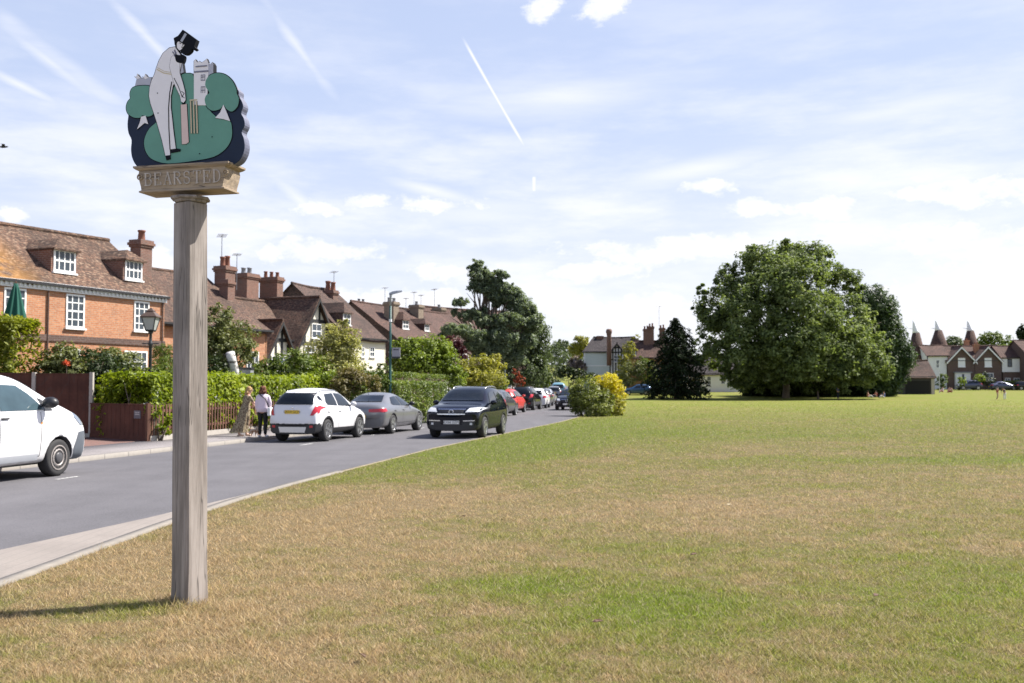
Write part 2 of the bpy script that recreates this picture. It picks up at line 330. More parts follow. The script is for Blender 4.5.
def build_ground():
    m, T = M_('dry_lawn'); pos = T.n('ShaderNodeNewGeometry').outputs['Position']
    c, g = grass_col(T, pos)
    n = T.noise(T.mapping(pos, scale=(1, .35, 1)), 40, 4, .75); n2 = T.noise(T.mapping(pos, scale=(1, .4, 1)), 9, 4, .7)
    c = T.mix(T.smooth(n, .35, .7, 0, .55), c, T.mix(1.0, c, (.5, .52, .42), 'MULTIPLY')); c = T.mix(T.smooth(n2, .45, .72, 0, .35), c, (.36, .29, .16))
    c = T.mix(T.smooth(T.n('ShaderNodeSeparateXYZ', None, Vector=pos).outputs[1], 20, 95, .62, .16), c, (.045, .04, .022)); finish(T, c, .95, n, .6, .02, Specular_IOR_Level=.15)  # dark soil and shaded gaps between near blades, put into colour by distance
    xs = sorted(set(list(np.linspace(-1500, -60, 8)) + list(np.linspace(-60, 60, 25)) + list(np.linspace(60, 1500, 8)))); ys = sorted(set(YBR + [10, 20, 40, 60, 80, 100, 140, 200, 250]))
    V = [(x, y, H(y)) for y in ys for x in xs]; nx = len(xs)
    Q = [(j * nx + i, j * nx + i + 1, (j + 1) * nx + i + 1, (j + 1) * nx + i) for j in range(len(ys) - 1) for i in range(nx - 1)]
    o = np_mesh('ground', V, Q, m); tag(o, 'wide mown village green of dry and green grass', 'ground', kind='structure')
build_ground()

def strip(name, left, right, y0, y1, z, mat, label, step=1.0, zr=None, thick=0.0, cat=None):
    ys = sorted(set([y0, y1] + [float(t) for t in np.arange(math.ceil(y0), y1, step)] + [b for b in YBR if y0 < b < y1] + [p[0] for p in LK + RE if y0 < p[0] < y1]))
    V = []; Q = []
    for y in ys: V += [(left(y), y, H(y) + z), (right(y), y, H(y) + z)]
    for j in range(len(ys) - 1): Q.append((2 * j, 2 * j + 1, 2 * j + 3, 2 * j + 2))
    if thick:
        b = len(V)
        for y in ys: V += [(left(y), y, H(y) + z - thick), (right(y), y, H(y) + z - thick)]
        for j in range(len(ys) - 1):
            Q.append((2 * j + 1, b + 2 * j + 1, b + 2 * j + 3, 2 * j + 3)); Q.append((2 * j, 2 * j + 2, b + 2 * j + 2, b + 2 * j))
        Q.append((0, b, b + 1, 1)); e = 2 * (len(ys) - 1); Q.append((e, e + 1, b + e + 1, b + e))
    o = np_mesh(name, V, Q, mat); return tag(o, label, cat or name, kind='structure')

def asphalt(name, c, patch=.12):
    m, T = M_(name); o = T.n('ShaderNodeNewGeometry').outputs['Position']
    sp = T.noise(o, 42, 5, .85); st = T.noise(T.mapping(o, rot=(0, 0, R(12)), scale=(1.6, .12, 1)), 1.0, 5, .6); pa = T.noise(o, .7, 5, .6)
    k = T.math('ADD', T.math('ADD', T.math('MULTIPLY', T.math('SUBTRACT', sp, .5), 2.2), T.math('MULTIPLY', T.math('SUBTRACT', st, .5), .5)), T.math('MULTIPLY', T.math('SUBTRACT', pa, .5), .7))
    col = T.mix(T.math('ADD', k, .5, True), tuple(.62 * x for x in c), tuple(1.38 * x for x in c))
    finish(T, col, .88, sp, .35, .01, Specular_IOR_Level=.3); return m
MT['road'] = asphalt('road_asphalt', (.112, .109, .117)); MT['pave'] = asphalt('pavement_asphalt', (.20, .185, .185))
strip('road', lk, re_, -40, 420, .006, MT['road'], 'grey asphalt village road running past the green')
strip('pavement', lambda y: lk(y) - 2.5, lambda y: lk(y) - .14, -40, 200, .10, MT['pave'], 'grey pavement beside the parked cars', thick=.1)
def kerbmat():
    m, T = M_('kerb_stone'); o = T.n('ShaderNodeNewGeometry').outputs['Position']
    y = T.n('ShaderNodeSeparateXYZ', None, Vector=o).outputs[1]
    j = T.smooth(T.math('ABSOLUTE', T.math('SUBTRACT', T.math('FRACT', T.math('MULTIPLY', y, 1.09)), .5)), .49, .482)
    n = T.noise(o, 8, 6, .65); c = T.mix(n, (.20, .185, .165), (.30, .275, .245)); c = T.mix(j, (.13, .12, .11), c)
    finish(T, c, .9, n, .2, .01); return m
MT['kerb'] = kerbmat()
strip('kerb', lambda y: lk(y) - .14, lk, -40, 200, .112, MT['kerb'], 'pale concrete kerb on the house side of the road', thick=.11)
strip('verge_kerb', re_, lambda y: re_(y) + .07, 19.5, 200, .014, plain('dusty_edging', (.20, .17, .12), .9, .4, 3), 'thin flush concrete edging along the green', thick=.03, cat='kerb')
def apron():
    m, T = M_('apron_concrete'); o = T.n('ShaderNodeNewGeometry').outputs['Position']
    n = T.noise(o, 30, 5, .7); n2 = T.noise(o, 1.4, 5, .6)
    s = T.n('ShaderNodeSeparateXYZ', None, Vector=o)
    rib = T.smooth(T.math('ABSOLUTE', T.math('SUBTRACT', T.math('FRACT', T.math('MULTIPLY', s.outputs[0], 6.5)), .5)), .5, .40)
    c = T.mix(n, (.19, .168, .15), (.30, .265, .235)); c = T.mix(T.smooth(n2, .4, .7, 0, .4), c, (.17, .15, .135)); c = T.mix(T.math('MULTIPLY', T.math('SUBTRACT', 1.0, rib), .35), c, (.15, .14, .13))
    finish(T, c, .9, n, .25, .01); return m
strip('footpath', re_, lambda y: grass_edge(y) - .14, -40, 19.5, .012, apron(), 'pale ribbed concrete crossing between road and grass', .5)
strip('footpath_kerb', lambda y: grass_edge(y) - .14, lambda y: grass_edge(y), -40, 19.5, .03, plain('worn_kerb', (.21, .19, .165), .9, .35, 5), 'pale kerb stones along the edge of the dry grass', .5, thick=.03, cat='kerb')
def soil():
    m, T = M_('garden_soil'); o = T.n('ShaderNodeNewGeometry').outputs['Position']; n = T.noise(o, 3, 6, .7)
    finish(T, T.mix(n, (.05, .06, .025), (.12, .10, .06)), .95, n, .5, .03); return m
strip('garden_ground', lambda y: lk(y) - 40, lambda y: lk(y) - 2.5, -40, 200, .06, soil(), 'earth and lawn of the front gardens', 4)
def drive():
    m, T = M_('brick_paving'); o = T.n('ShaderNodeNewGeometry').outputs['Position']
    b = T.n('ShaderNodeTexBrick', {'offset': .5}, Vector=T.mapping(o, rot=(0, 0, R(40))), Color1=(.125, .062, .052, 1), Color2=(.165, .085, .07, 1), Mortar=(.09, .075, .07, 1), Scale=1.0, Mortar_Size=.008, Brick_Width=.2, Row_Height=.1)
    c = T.mix(T.smooth(T.noise(o, 1.1, 6, .65), .4, .75, 0, .5), b.outputs[0], (.12, .085, .075)); finish(T, c, .9); return m
strip('driveway', lambda y: -17.6, lambda y: lk(y) - 2.51, 24.0, 30.6, .11, drive(), 'red brown brick driveway in front of the dark fence', thick=.05)
def dashes():
    mb = MB()
    for y0, y1, off in [(17.9, 18.5, 2.2), (28.2, 29.0, 2.2), (33.9, 34.5, 2.2), (39.2, 40.0, 2.2)]:
        mb.add([(lk(y0) + off, y0, .011), (lk(y0) + off + .10, y0, .011), (lk(y1) + off + .10, y1, .011), (lk(y1) + off, y1, .011)], [(0, 1, 2, 3)])
    m, T = M_('worn_road_paint'); o = T.n('ShaderNodeNewGeometry').outputs['Position']
    finish(T, T.mix(T.smooth(T.noise(o, 14, 5, .7), .4, .6), (.2, .2, .2), (.62, .62, .6)), .8)
    tag(mb.build('road_markings', m, fixn=False), 'worn white parking bay lines on the asphalt', 'road marking', kind='structure')
dashes()

# ------------------------------------------------------------------ grass blades
def build_grass():
    r = np.random.default_rng(3); N = 1000000
    u = r.random(N); y = 4.7 * (120 / 4.7) ** (u ** 1.5)
    hw = y * .53 + .5; x = (r.random(N) * 2 - 1) * hw
    ge = np.interp(y, np.linspace(3, 122, 400), [grass_edge(t) for t in np.linspace(3, 122, 400)])
    k = ((x > ge + .01) | ((x > ge - .11) & (r.random(N) < .35))) & (r.random(N) > (y - 45) / 75); x, y = x[k], y[k]; N = len(x)
    tuft = np.sin(x * 7.3 + 2 * np.sin(y * 3.1)) * np.sin(y * 6.1 + 1.7 * np.sin(x * 4.3)); h = (.012 + .020 * r.random(N)) * (1 + .55 * tuft) * (1 + .9 * (r.random(N) < .012)) * (1 + y / 90)
    # taller tuft round the foot of the post
    pb = np.hypot(x + 2.5, y - 7.7); h *= 1 + 1.0 * np.exp(-(pb / .35) ** 2)
    a = r.random(N) * 6.283; w = (.0013 + .0012 * r.random(N)) * (1 + y / 10)
    le = h * (.5 + 1.3 * r.random(N)); b = r.random(N) * 6.283
    V = np.zeros((N, 3, 3), np.float32)
    V[:, 0] = np.stack([x - w * np.cos(a), y - w * np.sin(a), np.full(N, -.002)], 1); V[:, 1] = np.stack([x + w * np.cos(a), y + w * np.sin(a), np.full(N, -.002)], 1)
    V[:, 2] = np.stack([x + le * np.cos(b), y + le * np.sin(b), h], 1)
    m, T = M_('grass_blade'); g = T.n('ShaderNodeNewGeometry'); c, gg = grass_col(T, g.outputs['Position'])
    rd = g.outputs['Random Per Island']; vb = T.math('ADD', T.math('MULTIPLY', T.math('FRACT', T.math('MULTIPLY', rd, 37.0)), 1.3), .72); c = T.n('ShaderNodeVectorMath', {'operation': 'SCALE'}, _0=c, Scale=vb).outputs[0]
    c = T.mix(T.smooth(rd, .60, .95, 0, .75), c, (.52, .44, .29)); c = T.mix(T.smooth(rd, .35, .0, 0, .55), c, T.mix(1.0, c, (.52, .68, .42), 'MULTIPLY'))
    p = T.n('ShaderNodeBsdfPrincipled', None, Base_Color=c, Roughness=.6); p.inputs['Specular IOR Level'].default_value = .25
    t = T.n('ShaderNodeBsdfTranslucent', None, Color=c)
    T.n('ShaderNodeOutputMaterial', None, Surface=T.n('ShaderNodeMixShader', None, _0=.45, _1=p.outputs[0], _2=t.outputs[0]).outputs[0])
    o = np_mesh('grass', V.reshape(-1, 3), np.arange(N * 3).reshape(-1, 3), m, k=3)
    tag(o, 'short dry and green grass of the village green', 'grass', kind='stuff')
build_grass()
def fallen():
    m = plain('dead_leaf', (.10, .055, .03), .8, .3, 30); m2 = plain('pale_leaf', (.40, .33, .2), .8, .2, 30)
    for i, (px, py, c) in enumerate([(690, 503, 0), (876, 601, 0), (463, 520, 0), (729, 508, 1), (751, 509, 1), (362, 663, 0), (694, 559, 0), (500, 503, 1), (598, 628, 0)]):
        p = G(px, py); mb = MB(); a = random.random() * 6; M = Matrix.Translation(p + Vector((0, 0, .045))) @ Matrix.Rotation(a, 4, 'Z') @ Matrix.Rotation(.35, 4, 'X')
        pts = [(-.04, 0, 0), (-.02, .018, .008), (.012, .017, .012), (.04, 0, .004), (.012, -.017, .014), (-.02, -.018, .01)]
        mb.add([M @ Vector(q) for q in pts] + [M @ Vector((q[0], q[1], q[2] - .004)) for q in pts], [(0, 1, 2, 3, 4, 5), (11, 10, 9, 8, 7, 6)] + [(i_, (i_ + 1) % 6, (i_ + 1) % 6 + 6, i_ + 6) for i_ in range(6)])
        tag(mb.build('fallen_leaf', [m, m2][c]), ['dark curled dead leaf lying on the grass', 'pale dry leaf lying on the grass'][c], 'leaf', 'fallen leaves on the green')
fallen()

# ------------------------------------------------------------------ foliage
def leaf_cloud(centers, size, r, up=.35, flat=.5, outward=None, narrow=.5):
    n = len(centers); nor = r.normal(size=(n, 3)); nor[:, 2] = np.abs(nor[:, 2]) + up
    if outward is not None: nor += outward * .9
    nor /= np.linalg.norm(nor, axis=1)[:, None]
    a = np.cross(nor, r.normal(size=(n, 3))); a /= np.linalg.norm(a, axis=1)[:, None] + 1e-9; b = np.cross(nor, a)
    L = (size * (.65 + .7 * r.random(n)))[:, None] * .5; W = L * narrow
    V = np.stack([centers - a * L, centers + b * W + nor * L * .25, centers + a * L, centers - b * W + nor * L * .25], 1)
    return V.reshape(-1, 3)
def crown_pts(blobs, n, r, clump=.22, shell=.62, per=26, flat=.8):
    """blobs: (centre, radii). leaves gathered in clumps that crowd the outer shell of each lobe"""
    ar = np.array([(b[1][0] * b[1][2] + b[1][0] * b[1][1] + b[1][1] * b[1][2]) for b in blobs]); ar = ar / ar.sum(); out = []; ow = []
    for (c, rad), q in zip(blobs, ar):
        c = np.array(c); rad = np.array(rad); nl = int(n * q); nc = max(4, nl // per)
        d = r.normal(size=(nc, 3)); d /= np.linalg.norm(d, axis=1)[:, None]
        t = shell + (1.04 - shell) * r.random(nc) ** .7; inner = r.random(nc) < .18; t[inner] = r.random(inner.sum()) * shell
        cc = c + d * rad * t[:, None]; idx = r.integers(0, nc, nl)
        cr = clump * rad.mean() * (.6 + .8 * r.random(nc))
        off = np.clip(r.normal(size=(nl, 3)), -1.5, 1.5) * (cr[idx] * .6)[:, None]; off[:, 2] *= flat
        out.append(cc[idx] + off); ow.append((d[idx] * .7 + off / (cr[idx][:, None] + 1e-6) * .4))
    return np.concatenate(out), np.concatenate(ow)
def foliage(name, blobs, n, size, mat, parent=None, seed=1, clump=.22, shell=.62, per=26, up=.35, narrow=.5, zmin=None, flat=.8):
    r = np.random.default_rng(seed); pts, ow = crown_pts(blobs, n, r, clump, shell, per, flat)
    if zmin is not None: k = pts[:, 2] > zmin; pts, ow = pts[k], ow[k]
    V = leaf_cloud(pts, size, r, up, outward=ow, narrow=narrow)
    return np_mesh(name, V, np.arange(len(V)).reshape(-1, 4), mat, parent)
def pblob(px, py, rx, ry, d, k=.85, dd=0.0):
    c = P(px, py, d + dd); return ((c.x, c.y, c.z), (rx * d / F, rx * d / F * k, ry * d / F))
def limbs(base, tips, r0, seed=0, fork=2):
    """tapered trunk with limbs reaching to the given tips"""
    rr = random.Random(seed); mb = MB(); base = Vector(base); top = sum((Vector(t) for t in tips), Vector()) / len(tips)
    th = (top.z - base.z) * .42; cr = Vector((base.x + (top.x - base.x) * .25, base.y + (top.y - base.y) * .25, base.z + th))
    mb.tube([base + Vector((0, 0, -.1)), base + Vector((0, 0, .25)), base.lerp(cr, .6) + Vector((rr.uniform(-.1, .1), 0, 0)), cr, cr.lerp(top, .5), top], [r0 * 1.35, r0, r0 * .85, r0 * .72, r0 * .4, r0 * .1], 10)
    for t in tips:
        t = Vector(t); s = base.lerp(cr, rr.uniform(.8, 1.0)); m = s.lerp(t, .5) + Vector((rr.uniform(-.3, .3), rr.uniform(-.3, .3), rr.uniform(.1, .5))) * (t - s).length * .25
        mb.tube([s, m, t], [r0 * .45, r0 * .26, r0 * .05], 6)
        for _ in range(fork):
            q = s.lerp(t, rr.uniform(.4, .7)); e = t + Vector((rr.uniform(-1, 1), rr.uniform(-1, 1), rr.uniform(-.9, .0))) * min(1.2, (t - s).length * .14)
            mb.tube([q, q.lerp(e, .5) + Vector((0, 0, .1)), e], [r0 * .2, r0 * .12, r0 * .03], 5)
    return mb
def tree(name, label, cat, base, blobs, n, size, lm, r0, seed=1, group=None, bark=None, **kw):
    t = thing(name, label, cat, base, 0, group); b = Vector(base)
    bl = [((c[0] - b.x, c[1] - b.y, c[2] - b.z), rad) for c, rad in blobs]
    foliage('crown', bl, n, size, lm, t, seed, **kw)
    limbs((0, 0, 0), [c for c, _ in bl], r0, seed).build('trunk', bark or MT['bark'], t, True)
    return t
def shrub(name, label, blobs, n, size, lm, seed=1, group=None, stems=True, zbase=None, cat='shrub', **kw):
    cx = sum(b[0][0] for b in blobs) / len(blobs); cy = sum(b[0][1] for b in blobs) / len(blobs); zb = H(cy) + .05 if zbase is None else zbase
    t = thing(name, label, cat, (cx, cy, zb), 0, group)
    bl = [((c[0] - cx, c[1] - cy, c[2] - zb), rad) for c, rad in blobs]
    foliage('foliage', bl, n, size, lm, t, seed, zmin=.02, **kw)
    if stems:
        mb = MB(); rr = random.Random(seed)
        for c, rad in bl:
            for _ in range(3): mb.tube([(c[0] * .5 + rr.uniform(-.15, .15), c[1] * .5, -.05), (c[0] * .8, c[1] * .8, c[2] * .5), (c[0] + rr.uniform(-.5, .5) * rad[0], c[1], c[2] + rad[2] * .4)], [.03, .022, .006], 5)
        mb.build('stem', MT['bark'], t, True)
    return t
def hedge(name, label, path, w, h, n, size, lm, seed=1, group=None, z0=.1, wob=.12, cat='hedge', h0=0.0, shell=1.0, narrow=.5):
    """clipped hedge along a plan path, leaves crowding its top and two faces, twigs inside"""
    r = np.random.default_rng(seed); p = np.array(path, float); seg = np.linalg.norm(np.diff(p, axis=0), axis=1); cum = np.concatenate([[0], np.cumsum(seg)])
    t = r.random(n) * cum[-1]; x = np.interp(t, cum, p[:, 0]); y = np.interp(t, cum, p[:, 1])
    i = np.clip(np.searchsorted(cum, t) - 1, 0, len(seg) - 1); tx = np.diff(p, axis=0)[i] / seg[i][:, None]; nx = np.stack([tx[:, 1], -tx[:, 0]], 1)
    face = r.random(n); s = np.where(face < .45, 1.0, np.where(face < .62, -1.0, r.random(n) * 2 - 1)); hz = np.where(face < .62, h0 + (1 - h0) * r.random(n), 1.0)
    ins = r.random(n) < .15; s = np.where(ins, s * r.random(n), s); hz = np.where(ins, hz * .95, hz)
    def lump(f, ph): return np.sin(t * f + ph) * .5 + np.sin(t * f * 2.3 + ph * 2 + hz * 4) * .3 + np.sin(t * f * 4.7 + s * 3) * .2
    ww = w / 2 * (1 + lump(1.7, seed) * wob); hh = h * (1 + lump(1.1, seed + 2) * wob * .5)
    bulge = 1 - .12 * np.abs(hz - .5)
    pts = np.stack([x + nx[:, 0] * s * ww * bulge, y + nx[:, 1] * s * ww * bulge, z0 + hz * hh], 1)
    pts += r.normal(size=pts.shape) * size * .45; out = np.stack([nx[:, 0] * s, nx[:, 1] * s, np.where(face > .62, 1.0, .15)], 1)
    c = p.mean(0); tt = thing(name, label, cat, (c[0], c[1], z0), 0, group)
    V = leaf_cloud(pts - np.array([c[0], c[1], z0]), size, r, .2, outward=out, narrow=narrow)
    np_mesh('foliage', V, np.arange(len(V)).reshape(-1, 4), lm, tt)
    mb = MB(); rr = random.Random(seed)
    for k in range(int(cum[-1] / .35)):
        q = k * .35 / cum[-1] * cum[-1]; bx = np.interp(q, cum, p[:, 0]) - c[0]; by = np.interp(q, cum, p[:, 1]) - c[1]
        mb.tube([(bx, by, -.05), (bx + rr.uniform(-.15, .15), by + rr.uniform(-.15, .15), h * .55), (bx + rr.uniform(-.3, .3), by + rr.uniform(-.2, .2), h * .92)], [.03, .02, .006], 5)
    mb.build('stem', MT['bark'], tt, True); return tt

LM = {}
LM['thuja'] = leafmat('thuja_leaf', (.09, .11, .012), (.27, .30, .02), .35, (.36, .38, .04))
LM['laurel'] = leafmat('laurel_leaf', (.08, .12, .010), (.27, .33, .02), .4, (.42, .46, .07), .3, .5)
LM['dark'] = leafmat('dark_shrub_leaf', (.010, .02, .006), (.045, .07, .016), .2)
LM['mid'] = leafmat('mid_shrub_leaf', (.035, .065, .012), (.15, .20, .035), .33, (.26, .31, .08))
LM['olive'] = leafmat('olive_leaf', (.045, .06, .018), (.19, .21, .07), .3, (.30, .32, .14))
LM['varieg'] = leafmat('variegated_leaf', (.16, .17, .04), (.46, .44, .17), .38, (.66, .63, .40))
LM['bronze'] = leafmat('bronze_leaf', (.07, .07, .02), (.22, .18, .07), .3, (.34, .25, .14))
LM['bright'] = leafmat('bright_leaf', (.07, .11, .012), (.24, .31, .035), .4, (.44, .50, .22))
LM['clip'] = leafmat('clipped_leaf', (.035, .065, .01), (.17, .225, .03), .32, (.28, .33, .06))
LM['gold'] = leafmat('golden_leaf', (.12, .13, .02), (.36, .34, .06), .4, (.52, .48, .14))
LM['yellow'] = leafmat('yellow_leaf', (.32, .29, .012), (.66, .55, .02), .4, (.72, .64, .06))
LM['purple'] = leafmat('purple_leaf', (.04, .010, .018), (.12, .03, .045), .3)
LM['redleaf'] = leafmat('red_leaf', (.16, .03, .015), (.36, .075, .03), .3)
LM['cedar'] = leafmat('cedar_needle', (.06, .09, .058), (.23, .285, .18), .36, (.34, .38, .24))
LM['walnut'] = leafmat('walnut_leaf', (.025, .045, .014), (.225, .28, .11), .42, (.40, .43, .25), .2, .6, .35)
LM['willow'] = leafmat('willow_leaf', (.016, .036, .012), (.075, .12, .04), .3, (.14, .19, .08))
LM['spruce'] = leafmat('spruce_needle', (.005, .010, .006), (.026, .04, .018), .05, gloss=.1, rough=.8)
LM['far'] = leafmat('far_leaf', (.04, .06, .03), (.13, .17, .075), .3, (.2, .24, .12), scale=.2)
LM['flower'] = leafmat('flowering_leaf', (.05, .075, .014), (.26, .29, .07), .38, (.70, .70, .50))
LM['pink'] = leafmat('pink_flower_leaf', (.09, .09, .05), (.3, .24, .24), .3, (.5, .42, .46))
# ------------------------------------------------------------------ village sign
def sign():
    base = G(189.5, 603); ang = math.atan2(-.23, .97); u = (math.cos(ang), math.sin(ang)); bk = (-u[1], u[0])
    root = thing('village_sign', 'tall wooden post with a carved name beam and painted cricketer panel on the grass', 'sign', base, ang)
    OF = -.058
    def Z(zx, zy, off=OF):
        l, z = onplane(110 + zx / 3.4125, 20 + zy / 3.4125, (base.x + bk[0] * off, base.y + bk[1] * off), u); return (l, z)
    def PX(px, py, off=OF):
        return onplane(px, py, (base.x + bk[0] * off, base.y + bk[1] * off), u)
    mw = wood('weathered_oak', (.17, .145, .125), (.40, .355, .32), (15, 15, .9), (.05, .043, .037), .7); mb_ = wood('warm_oak', (.25, .20, .155), (.44, .345, .235), (1.6, 30, 30), (.05, .04, .035), .8)
    ZP = 3.165
    # post: a square stick with chamfered arrises turned against the beam
    mb = MB(); rg = []; a0 = R(-35) - ang
    for z, s in [(-.2, .103), (0, .103), (.25, .101), (1.2, .100), (2.2, .099), (ZP - .05, .097)]:
        c = .018 if z > .15 else .010; q = [(s, -s + c), (s, s - c), (s - c, s), (-s + c, s), (-s, s - c), (-s, -s + c), (-s + c, -s), (s - c, -s)]
        dx = -.042 * z / ZP
        rg.append([(x * math.cos(a0) - y * math.sin(a0) + dx * u[0], x * math.sin(a0) + y * math.cos(a0) + dx * bk[0] * 0, z) for x, y in q])
    mb.rings(rg); mb.build('post', mw, root)
    mb = MB(); dx = -.042
    mb.rings([[(dx + r * math.cos(R(22.5 + 45 * i) + a0), r * math.sin(R(22.5 + 45 * i) + a0), z) for i in range(8)] for r, z in [(.118, ZP - .045), (.128, ZP - .038), (.130, ZP - .026), (.150, ZP - .022), (.156, ZP - .010), (.152, ZP)]])
    mb.build('collar', mw, root)
    # name beam
    zt = Z(80, 500, -.13)[1]; zl = Z(90, 590, -.11)[1]; xl = Z(80, 500, -.13)[0]; xr = Z(405, 483, -.13)[0]; xb = Z(91, 590, -.11)[0]; xb2 = Z(381, 572, -.11)[0]
    cx = (xl + xr) / 2; hx = (xr - xl) / 2; hb = (xb2 - xb) / 2; Hh = zt - zl
    mb = MB(); prof = [(0, 1.0, .118), (.05, 1.0, .118), (.09, .95, .110), (.22, .955, .110), (.45, .975, .114), (.68, .985, .116), (.82, .965, .114), (.87, 1.02, .128), (.93, 1.06, .138), (1.0, 1.06, .138)]
    f = lambda t: zl + Hh * t; hxs = lambda k, t: (hb + (hx - hb) * t) * k / (1.0 + .06 * t)
    mb.rings([[(cx - hxs(k, t), -y, f(t)), (cx + hxs(k, t), -y, f(t)), (cx + hxs(k, t), y, f(t)), (cx - hxs(k, t), y, f(t))] for t, k, y in prof])
    mb.build('name_beam', mb_, root)
    # raised letters, drawn as strokes in a unit cell
    def arc(cx_, cy_, rx, ry, a, b, n=10): return [(cx_ + rx * math.cos(R(a + (b - a) * i / n)), cy_ + ry * math.sin(R(a + (b - a) * i / n))) for i in range(n + 1)]
    S = .17; s_ = .07
    E_ = [([(.14, 0), (.14, 1)], S), ([(0, .03), (.9, .03)], s_), ([(0, .97), (.88, .97)], s_), ([(.14, .52), (.62, .52)], s_), ([(.88, .0), (.88, .26)], s_), ([(.85, .76), (.85, 1)], s_), ([(.62, .4), (.62, .64)], s_)]
    LET = {'E': E_, 'B': [([(.14, 0), (.14, 1)], S), ([(0, .97)] + arc(.5, .76, .32, .21, 90, -90) + [(.14, .55)], .11), ([(.14, .55)] + arc(.52, .29, .38, .26, 90, -90) + [(0, .03)], .12)],
           'A': [([(.1, .02), (.48, 1)], s_), ([(.48, 1), (.88, .02)], S), ([(.24, .36), (.74, .36)], s_), ([(-.04, .03), (.26, .03)], s_), ([(.7, .03), (1.04, .03)], s_)],
           'R': [([(.14, 0), (.14, 1)], S), ([(0, .97)] + arc(.5, .75, .34, .22, 90, -90) + [(.14, .53)], .11), ([(.45, .53), (.92, .02)], S), ([(0, .03), (.3, .03)], s_), ([(.8, .03), (1.05, .03)], s_)],
           'S': [(arc(.45, .74, .34, .24, 20, 230) + arc(.45, .27, .36, .25, 80, -160), .12), ([(.77, .68), (.77, .96)], s_), ([(.1, .05), (.1, .34)], s_)],
           'T': [([(.48, 0), (.48, 1)], S), ([(0, .97), (.96, .97)], s_), ([(.03, .74), (.03, 1)], s_), ([(.93, .74), (.93, 1)], s_), ([(.28, .03), (.68, .03)], s_)],
           'D': [([(.14, 0), (.14, 1)], S), ([(0, .97), (.35, .97)] + arc(.38, .5, .5, .47, 90, -90) + [(0, .03)], .11)]}
    x0 = Z(117, 520, -.112)[0]; x1 = Z(384, 520, -.112)[0]; lw = (x1 - x0) / 8; lz0 = zl + Hh * .24; lh = Hh * .48
    mb = MB(); pr = [(t, y) for t, k, y in prof]
    def fy(z): return -float(np.interp((z - zl) / Hh, [p[0] for p in pr], [p[1] for p in pr]))
    for i, ch in enumerate('BEARSTED'):
        for pts, w in LET[ch]:
            w2 = w * lw * .42
            for a, b in zip(pts[:-1], pts[1:]):
                p = np.array([x0 + lw * (i + .1 + .78 * a[0]), lz0 + lh * a[1]]); q = np.array([x0 + lw * (i + .1 + .78 * b[0]), lz0 + lh * b[1]])
                d = q - p; L = np.linalg.norm(d) + 1e-9; n_ = np.array([-d[1], d[0]]) / L * w2; e = d / L * w2 * .3
                cs = [p - n_ - e, q - n_ + e, q + n_ + e, p + n_ - e]
                mb.add([(c[0], fy(c[1]) - .009, c[1]) for c in cs] + [(c[0], fy(c[1]) + .004, c[1]) for c in cs], [(0, 1, 2, 3), (4, 7, 6, 5), (0, 4, 5, 1), (1, 5, 6, 2), (2, 6, 7, 3), (3, 7, 4, 0)])
    mb.build('lettering', plain('pale_worn_letter', (.47, .42, .37), .8, .5, 60), root)
    mb = MB()
    for zx in (103, 394):
        mb = MB(); c = (Z(zx, 536 if zx < 200 else 519, -.115)); ringpts = [(c[0] + .021 * math.cos(q), fy(c[1]) - .004, c[1] + .021 * math.sin(q)) for q in np.linspace(0, 6.283, 13)]
        mb.tube(ringpts, .006, 6); mb.ellipsoid((c[0], fy(c[1]) - .002, c[1]), (.009, .009, .009), 8, 6); mb.build('scroll', mb_, root, True)
    # painted panel
    navy = plain('navy_paint', (.003, .014, .042), .7, .15, 12); teal = plain('sea_green_paint', (.125, .315, .24), .6, .14, 9); ln = plain('black_line', (.006, .007, .012), .8, spec=.2)
    wht = plain('cream_white_paint', (.86, .83, .84), .55, .06, 14); grey = plain('grey_paint', (.46, .47, .54), .55, .1, 14); pink = plain('pale_willow_paint', (.72, .55, .50), .55, .08, 14); tan = plain('tan_paint', (.62, .53, .36), .6)
    edge = plain('panel_edge', (.12, .13, .19), .6, .6, 14)
    def dens(pts, k=3):           # Catmull-Rom smoothing of a closed outline
        pts = [Vector(p) for p in pts]; o = []; n = len(pts)
        for i in range(n):
            a, b, c, d = pts[i - 1], pts[i], pts[(i + 1) % n], pts[(i + 2) % n]
            for j in range(k):
                t = j / k; o.append(tuple(.5 * ((2 * b) + (c - a) * t + (2 * a - 5 * b + 4 * c - d) * t * t + (3 * b - a - 3 * c + d) * t ** 3)))
        return o
    def grow(pts, w):
        n = len(pts); ar = sum(pts[i][0] * pts[(i + 1) % n][1] - pts[(i + 1) % n][0] * pts[i][1] for i in range(n)); sg = 1 if ar > 0 else -1; o = []
        for i in range(n):
            d = Vector(pts[(i + 1) % n]) - Vector(pts[i - 1]); nn = Vector((d.y, -d.x)); nn = nn.normalized() if nn.length else nn
            o.append((pts[i][0] + sg * nn.x * w, pts[i][1] + sg * nn.y * w))
        return o
    def layer(name, pts, mat, lev, sm=True, out=.006, back=None, label=None):
        pts = dens(pts) if sm else pts; y = OF - lev * .0045; bkk = (OF + .004) if back is None else back
        o = MB().prism(pts, y, bkk).build(name, mat, root)
        if out: MB().prism(grow(pts, out), y + .0015, bkk + .001).build('outline', ln, o)
        if label: o['label'] = label
        return o
